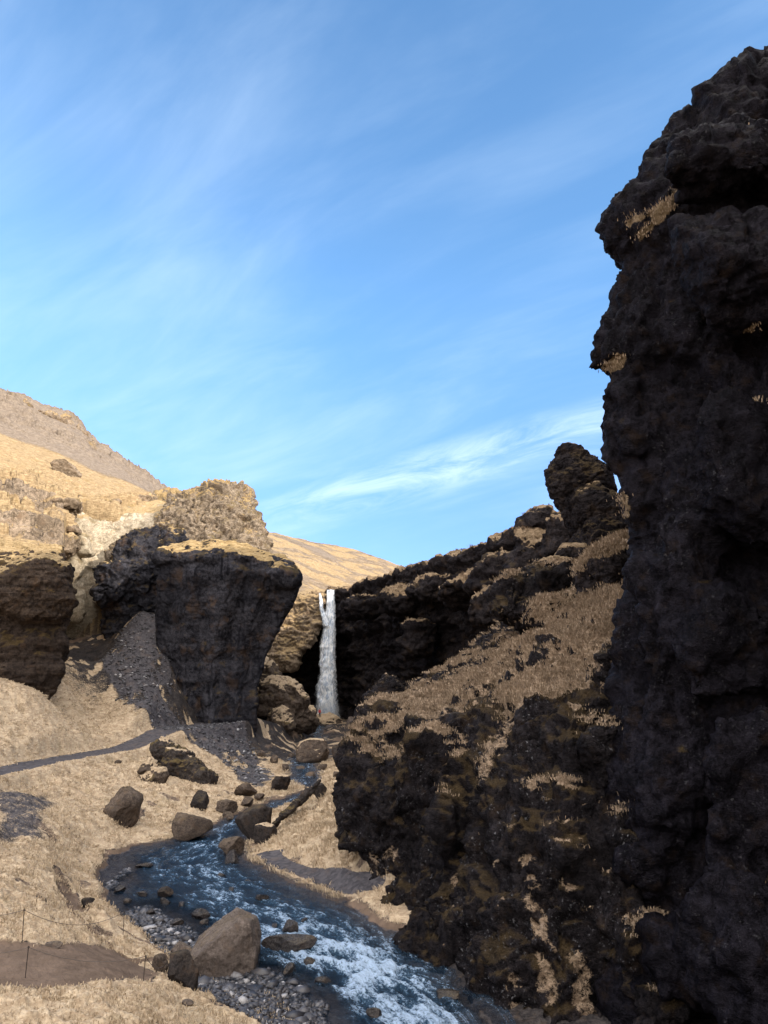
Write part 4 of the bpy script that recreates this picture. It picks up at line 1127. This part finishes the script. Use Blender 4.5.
def rock_grass(o, n, label, seed, hmin=.10, hmax=.26, thr=.6, per=8, droop=1.1):
    c, nn = co_no(o.data)
    m = np.empty(len(c) * 4, np.float32); o.data.attributes['mask'].data.foreach_get('color', m); m = m.reshape(-1, 4)
    view = -(c * nn).sum(1) / np.linalg.norm(c, axis=1)
    px = bpx(*c.T); py = bpy_(*c.T)
    k = np.where((m[:, 0] > thr) & (view > -.15) & (px > -30) & (px < 800) & (py > 0) & (py < 1060) & (c[:, 1] > 5))[0]
    r = np.random.default_rng(seed)
    if len(k) > n: k = r.choice(k, n, False)
    blades('grass', label, c[k], nn[k], r.uniform(hmin, hmax, len(k)), per, seed, droop=droop, mat='grass_brown', spread=.2)
rock_grass(mid, 26000, 'tan tufts of dry grass hanging from the dark rock bluff', 11)
rock_grass(b_wall, 900, 'sparse dry grass on ledges of the tall black wall', 12, .08, .2)
rock_grass(knobs, 2500, 'dry grass caps on the rounded rocks under the pinnacle', 13)
rock_grass(amp, 9000, 'dry grass on the ledges of the amphitheatre rim', 14, .3, .7)

# ------------------------------------------------------------------ waterfall
def waterfall():
    m, nt, b, out = new_mat('falling_water'); g = N(nt)
    uv = g.node('ShaderNodeAttribute', attribute_name='fall').outputs['Vector']
    n1 = g.noise(g.scalev(uv, (1.8, .42, 1)), 1.5, 8, .72, 1.0)
    n2 = g.noise(g.scalev(uv, (1.2, .5, 1)), 1.2, 5, .6, 1.0)
    se = g.node('ShaderNodeSeparateXYZ'); g.link(uv, se.inputs[0])
    c = g.mix(g.ramp(n1, .36, .60), (.30, .40, .56), (.92, .94, .96))
    g.link(c, b.inputs['Base Color']); b.inputs['Roughness'].default_value = .7
    ed = se.outputs[2]
    f = g.math('SUBTRACT', g.math('ADD', g.math('MULTIPLY', n1, .8), g.math('MULTIPLY', n2, .5)), g.math('MULTIPLY', ed, .50))
    al = g.ramp(f, .12, .60)
    g.link(al, b.inputs['Alpha'])
    bp = g.node('ShaderNodeBump'); bp.inputs['Strength'].default_value = .8; bp.inputs['Distance'].default_value = .3
    g.link(n1, bp.inputs['Height']); g.link(bp.outputs[0], b.inputs['Normal'])
    root = bpy.data.objects.new('waterfall', None); COL.objects.link(root)
    root.location = P(327, 724, 172)
    tag(root, 'tall narrow white waterfall dropping over the notch in the dark alcove', 'waterfall')
    def stream(prof, Y, seed, nu=26, nv=160, thick=.55):
        prof = np.array(prof, float)
        t = np.linspace(0, 1, nv)
        py = prof[0, 0] + (prof[-1, 0] - prof[0, 0]) * t
        a = np.interp(py, prof[:, 0], prof[:, 1]); b_ = np.interp(py, prof[:, 0], prof[:, 2])
        V = []; UV = []
        for i in range(nu):
            an = 2 * math.pi * i / nu
            cx = (a + b_) / 2; hw = (b_ - a) / 2
            px = cx + hw * math.cos(an)
            Yc = Y + (1 - t) ** 2 * 2.2
            z = np.array([ratio(p_) for p_ in py]) * Yc
            x = (px - 384) / F * (Yc * CA + z * SA)
            yy = Yc + thick * hw / F * Y * math.sin(an)
            nz_ = fbm(np.stack([x * .8, yy * .8, z * .35], 1) + seed, 4)
            n9 = fbm(np.stack([x * 2.2, yy * 2.2, z * .9], 1) + seed, 3); x = x + (nz_ * .6 + n9 * .35) * (0.35 + t); yy = yy + nz_ * .7 + n9 * .4
            V.append(np.stack([x, yy, z], 1)); UV.append(np.stack([np.full(nv, an * 1.1 + seed), z, np.full(nv, abs(math.cos(an)) ** 3)], 1))
        V = np.concatenate(V); UV = np.concatenate(UV)
        f = grid_faces(nu, nv, True)
        o = mesh_from('stream', V - np.array(root.location), f, m)
        o.parent = root
        at = o.data.attributes.new('fall', 'FLOAT_VECTOR', 'POINT'); at.data.foreach_set('vector', UV.astype(np.float32).ravel())
        return o
    stream([(590,326.5,334.5),(600,326.3,335),(615,324.3,335.8),(640,320.8,336.2),(665,319,336.5),(690,316.5,337.5),(728,314,340)], 172, 1.3)
    stream([(600,328,334),(620,326,335),(650,322.5,335),(690,320,336),(728,317,338)], 171.2, 7.7, 20, 140, .4)
    stream([(593,318.3,321.3),(604,319.3,323.3),(614,321,326.5),(626,323,330)], 171.2, 5.1, 16, 60)
waterfall()

# ------------------------------------------------------------------ rope fences along the muddy trail
mp, nt_, b_, _o = new_mat('rusty_steel'); b_.inputs['Base Color'].default_value = (.035, .026, .022, 1); b_.inputs['Roughness'].default_value = .7; b_.inputs['Metallic'].default_value = .3
mr, nt_, b_, _o = new_mat('grey_rope'); b_.inputs['Base Color'].default_value = (.11, .09, .08, 1); b_.inputs['Roughness'].default_value = .9
def tube(name, pts, rad, mat, parent=None, seg=7):
    pts = [Vector(p) for p in pts]; V = []; n = len(pts)
    for i, p in enumerate(pts):
        t = (pts[min(i + 1, n - 1)] - pts[max(i - 1, 0)]).normalized()
        a = t.cross(Vector((0, 0, 1)) if abs(t.z) < .9 else Vector((1, 0, 0))).normalized(); b = t.cross(a)
        rr_ = rad[i] if isinstance(rad, (list, tuple)) else rad
        for k in range(seg):
            an = 2 * math.pi * k / seg; V.append(p + (a * math.cos(an) + b * math.sin(an)) * rr_)
    f = [(i * seg + k, i * seg + (k + 1) % seg, (i + 1) * seg + (k + 1) % seg, (i + 1) * seg + k) for i in range(n - 1) for k in range(seg)]
    return mesh_from(name, np.array([v[:] for v in V]), np.array(f), mat, parent=parent)
def fence(posts, label):
    root = bpy.data.objects.new('rope_fence', None); COL.objects.link(root)
    base = [hit(px, pyb) for px, pyt, pyb in posts]
    root.location = base[0]
    o0 = Vector(base[0]); tops = []
    for (px, pyt, pyb), b3 in zip(posts, base):
        h = (pyb - pyt) / F * (b3[1] * CA + b3[2] * SA)
        h = max(.7, min(1.15, h)); q = Vector(b3) - o0
        lean = Vector((random.uniform(-.05, .05), random.uniform(-.05, .05), 0))
        tube('post', [q - Vector((0, 0, .2)), q + lean * .5 + Vector((0, 0, h * .5)), q + lean + Vector((0, 0, h))], .014, mp, root)
        eye = q + lean + Vector((0, 0, h - .04))
        tube('rope_eye', [eye + Vector((.035 * math.cos(a), 0, .035 * math.sin(a))) for a in np.linspace(0, 6.28, 9)], .007, mp, root, 5)
        tops.append(eye)
    pts = []
    for a, b in zip(tops, tops[1:]):
        sag = (b - a).length * .075
        for i in range(18):
            t = i / 18; pts.append(a.lerp(b, t) - Vector((0, 0, sag * 4 * t * (1 - t))))
    pts.append(tops[-1])
    tube('rope', pts, .010, mr, root, 6)
    tag(root, label, 'rope fence', 'rope fences along the muddy trail')
fence([(-60,915,945),(22,912,943),(123,913,935)], 'thin rope fence on the river side of the brown muddy trail')
fence([(-70,950,980),(25,950,979),(143,960,983),(172,955,972)], 'thin rope fence on the near grassy side of the brown muddy trail')

# ------------------------------------------------------------------ visitor in a red jacket below the fall
def person(loc, face):
    root = bpy.data.objects.new('person', None); COL.objects.link(root); root.location = loc; root.rotation_euler = (0, 0, face)
    tag(root, 'person in a red jacket standing at the foot of the waterfall', 'person')
    def skin(name, verts, edges, rad, col, rough=.8):
        me = bpy.data.meshes.new(name); me.from_pydata(verts, edges, []); o = bpy.data.objects.new(name, me); COL.objects.link(o)
        s = o.modifiers.new('s', 'SKIN'); u = o.modifiers.new('u', 'SUBSURF'); u.levels = u.render_levels = 1
        for v, r_ in zip(me.skin_vertices[0].data, rad): v.radius = (r_, r_)
        me.skin_vertices[0].data[0].use_root = True
        dg = bpy.context.evaluated_depsgraph_get(); me2 = bpy.data.meshes.new_from_object(o.evaluated_get(dg))
        bpy.data.objects.remove(o); o = bpy.data.objects.new(name, me2); COL.objects.link(o); o.parent = root
        m, nt, b, _ = new_mat(name + '_cloth'); b.inputs['Base Color'].default_value = (*col, 1); b.inputs['Roughness'].default_value = rough
        me2.materials.clear(); me2.materials.append(m)
        me2.polygons.foreach_set('use_smooth', np.ones(len(me2.polygons), bool))
        return o
    V = [(0,0,.95),(0,0,1.15),(0,0,1.38),(0,0,1.48),(0,.01,1.56),(0,.02,1.66),
         (.17,0,1.40),(.24,.0,1.15),(.22,.10,.92),(.22,.14,.84),(-.17,0,1.40),(-.24,0,1.15),(-.23,.06,.90),(-.23,.08,.82),
         (.09,0,.88),(.11,.02,.50),(.11,0,.10),(.12,.12,.05),(-.09,0,.88),(-.12,.0,.50),(-.13,-.04,.10),(-.14,.08,.05)]
    E = [(0,1),(1,2),(2,3),(3,4),(4,5),(2,6),(6,7),(7,8),(8,9),(2,10),(10,11),(11,12),(12,13),(0,14),(14,15),(15,16),(16,17),(0,18),(18,19),(19,20),(20,21)]
    Rr = [.14,.135,.15,.06,.09,.085,.065,.05,.04,.035,.065,.05,.04,.035,.095,.065,.05,.045,.095,.065,.05,.045]
    skin('body', V, E, Rr, (.45,.28,.21))
    J = [(0,0,.86),(0,0,1.0),(0,0,1.18),(0,0,1.38),(.17,0,1.40),(.25,0,1.15),(.225,.09,.95),(-.17,0,1.40),(-.25,0,1.15),(-.235,.05,.93),(0,0,1.47)]
    skin('jacket', J, [(1,0),(1,2),(2,3),(3,4),(4,5),(5,6),(3,7),(7,8),(8,9),(3,10)], [.17,.165,.165,.18,.085,.075,.06,.085,.075,.06,.08], (.62,.04,.05))
    T = [(0,0,.92),(.09,0,.86),(.11,.02,.50),(.11,0,.12),(-.09,0,.86),(-.12,0,.50),(-.13,-.04,.12)]
    skin('trousers', T, [(0,1),(1,2),(2,3),(0,4),(4,5),(5,6)], [.15,.11,.08,.07,.11,.08,.07], (.03,.03,.04))
    Hh = [(0,-.005,1.60),(0,0,1.70),(0,-.01,1.75)]
    skin('hat', Hh, [(0,1),(1,2)], [.095,.105,.08], (.05,.04,.05))
def sight(px, py):
    d_ = Vector(P(px, py, 10.0)).normalized()
    org = Vector((0, 0, 0))
    dg_ = bpy.context.evaluated_depsgraph_get()
    for _ in range(8):
        ok, loc, nn_, idx, ob, mx = scene.ray_cast(dg_, org, d_)
        if not ok: return None
        if ob.name.split('.')[0] in ('stream', 'mist', 'grass', 'rope', 'post'): org = loc + d_ * .05; continue
        return loc
spot = sight(319.5, 718)
dg_ = bpy.context.evaluated_depsgraph_get()
spot = spot + Vector((0, .3, 0))
okh, lh, nh, ih, oh, mh = scene.ray_cast(dg_, spot + Vector((0, 0, 1.5)), Vector((0, 0, -1)))
person((spot.x, spot.y, lh.z if okh else spot.z), 2.6)

# spray drifting off the foot of the fall
def spray():
    bm = bmesh.new(); bmesh.ops.create_icosphere(bm, subdivisions=3, radius=1)
    for v in bm.verts: v.co = Vector((v.co.x * 3.6, v.co.y * 3.0, v.co.z * 4.2))
    me = bpy.data.meshes.new('mist'); bm.to_mesh(me); bm.free()
    o = bpy.data.objects.new('mist', me); COL.objects.link(o); o.location = P(327, 712, 169)
    m = bpy.data.materials.new('spray'); m.use_nodes = True; nt = m.node_tree; nt.nodes.clear()
    out = nt.nodes.new('ShaderNodeOutputMaterial'); pv = nt.nodes.new('ShaderNodeVolumePrincipled')
    pv.inputs['Color'].default_value = (.9, .94, 1, 1)
    g = N(nt); tc = g.node('ShaderNodeTexCoord').outputs['Object']
    ln = g.node('ShaderNodeVectorMath', operation='LENGTH'); g.link(g.scalev(tc, (1/3.6, 1/3.0, 1/4.2)), ln.inputs[0])
    g.link(g.math('MULTIPLY', g.ramp(ln.outputs['Value'], 1.0, .1), .16), pv.inputs['Density'])
    nt.links.new(pv.outputs[0], out.inputs['Volume']); me.materials.append(m)
    tag(o, 'thin spray hanging round the foot of the waterfall', None, None, 'stuff')
spray()
SKY_TINT=(1.14,1.44,1.70); CLOUD_THIN=(6.0,7.2,8.4); FILL_CLOUD=(16,15.2,14.4); EXPO=1.0
# ------------------------------------------------------------------ camera, sky, sun
cam = bpy.data.cameras.new('camera'); co = bpy.data.objects.new('camera', cam); COL.objects.link(co)
co.location = (0, 0, 0); co.rotation_euler = (R(90) + A, 0, 0)
cam.sensor_fit = 'HORIZONTAL'; cam.sensor_width = 36; cam.lens = 36 * F / 768
cam.clip_start = .1; cam.clip_end = 20000
scene.camera = co

SUN_AZ = R(123.0); SUN_EL = R(25.0)      # clockwise from the view direction (+Y)
w = bpy.data.worlds.new('World'); scene.world = w; w.use_nodes = True
nt = w.node_tree; nt.nodes.clear(); g = N(nt)
outw = g.node('ShaderNodeOutputWorld'); bg = g.node('ShaderNodeBackground')
sky = g.node('ShaderNodeTexSky'); sky.sky_type = 'NISHITA'; sky.sun_disc = False
sky.sun_elevation = SUN_EL; sky.sun_rotation = SUN_AZ; sky.altitude = 100; sky.air_density = 1.0; sky.dust_density = .4; sky.ozone_density = 2.0
dirv = g.node('ShaderNodeTexCoord').outputs['Generated']
sp = g.node('ShaderNodeSeparateXYZ'); g.link(dirv, sp.inputs[0])
zz = g.math('ADD', g.math('MAXIMUM', sp.outputs[2], 0.0), .16)
cx = g.math('DIVIDE', sp.outputs[0], zz); cy = g.math('DIVIDE', sp.outputs[1], zz)
cb = g.node('ShaderNodeCombineXYZ'); g.link(cx, cb.inputs[0]); g.link(cy, cb.inputs[1])
rot = g.node('ShaderNodeVectorRotate', rotation_type='Z_AXIS'); g.link(cb.outputs[0], rot.inputs[0]); rot.inputs['Angle'].default_value = R(40)
v = g.scalev(rot.outputs[0], (.45, .95, 1))
n1 = g.noise(v, .9, 6, .52, .3)
n2 = g.noise(g.scalev(rot.outputs[0], (1.0, 2.8, 1)), 1.5, 6, .58, .4)
n0 = g.noise(rot.outputs[0], .55, 2, .5)
cl = g.math('ADD', g.math('MULTIPLY', n1, .52), g.math('MULTIPLY', n2, .48))
cl = g.math('ADD', cl, g.math('MULTIPLY', g.math('SUBTRACT', n0, .5), .5))
thin = g.math('MULTIPLY', g.ramp(cl, .40, .85), .40)
# one brighter band of cirrus low over the fall
yy_ = g.math('MAXIMUM', sp.outputs[1], .05)
ba = g.math('DIVIDE', sp.outputs[0], yy_); be = g.math('DIVIDE', sp.outputs[2], yy_)
off = g.math('SUBTRACT', g.math('SUBTRACT', be, g.math('MULTIPLY', ba, .30)), .243)
off = g.math('ADD', off, g.math('MULTIPLY', g.math('SUBTRACT', n1, .5), .12))
band = g.math('MULTIPLY', g.ramp(g.math('ABSOLUTE', off), .055, .0), g.math('MULTIPLY', g.ramp(ba, -.30, .0), g.ramp(sp.outputs[1], .1, .4)))
n3 = g.noise(g.scalev(rot.outputs[0], (1.6, 4.2, 1)), 1.6, 7, .66, .6)
band = g.math('MULTIPLY', band, g.ramp(n3, .28, .72))
thin = g.math('MAXIMUM', thin, g.math('MULTIPLY', band, .60))
# unseen bright cloud added overhead and behind the viewer to fill the shaded valley
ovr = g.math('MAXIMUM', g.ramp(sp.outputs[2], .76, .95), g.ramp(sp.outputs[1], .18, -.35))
fill_cloud = g.math('MULTIPLY', ovr, g.ramp(cl, .14, .46))
grd = g.mix(g.ramp(sp.outputs[2], .08, .50), (.60, .60, .84), (.98, 1.05, 1.0))
tint0 = g.mix(1.0, sky.outputs[0], SKY_TINT, 'MULTIPLY')
tint = g.mix(1.0, tint0, grd, 'MULTIPLY')
skys = g.node('ShaderNodeVectorMath', operation='SCALE'); g.link(tint, skys.inputs[0]); skys.inputs['Scale'].default_value = 1.0
c1 = g.mix(thin, skys.outputs[0], CLOUD_THIN)
c2 = g.mix(fill_cloud, c1, FILL_CLOUD)
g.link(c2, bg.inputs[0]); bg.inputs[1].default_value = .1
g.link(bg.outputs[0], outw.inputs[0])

sun = bpy.data.lights.new('sun', 'SUN'); so = bpy.data.objects.new('sun', sun); COL.objects.link(so)
sun.energy = 2.7; sun.angle = R(.53); sun.color = (1.0, .90, .76)
d = Vector((math.sin(SUN_AZ) * math.cos(SUN_EL), math.cos(SUN_AZ) * math.cos(SUN_EL), math.sin(SUN_EL)))
so.rotation_euler = d.to_track_quat('Z', 'Y').to_euler()
so.location = (60, 30, 60)
scene.view_settings.view_transform = 'Standard'; scene.view_settings.look = 'None'
scene.view_settings.exposure = EXPO; scene.view_settings.gamma = 1
scene.render.engine = 'CYCLES'
scene.cycles.max_bounces = 5; scene.cycles.diffuse_bounces = 3; scene.cycles.glossy_bounces = 2; scene.cycles.transparent_max_bounces = 8
scene.cycles.use_denoising = True
try: scene.cycles.denoiser = 'OPENIMAGEDENOISE'
except Exception: pass
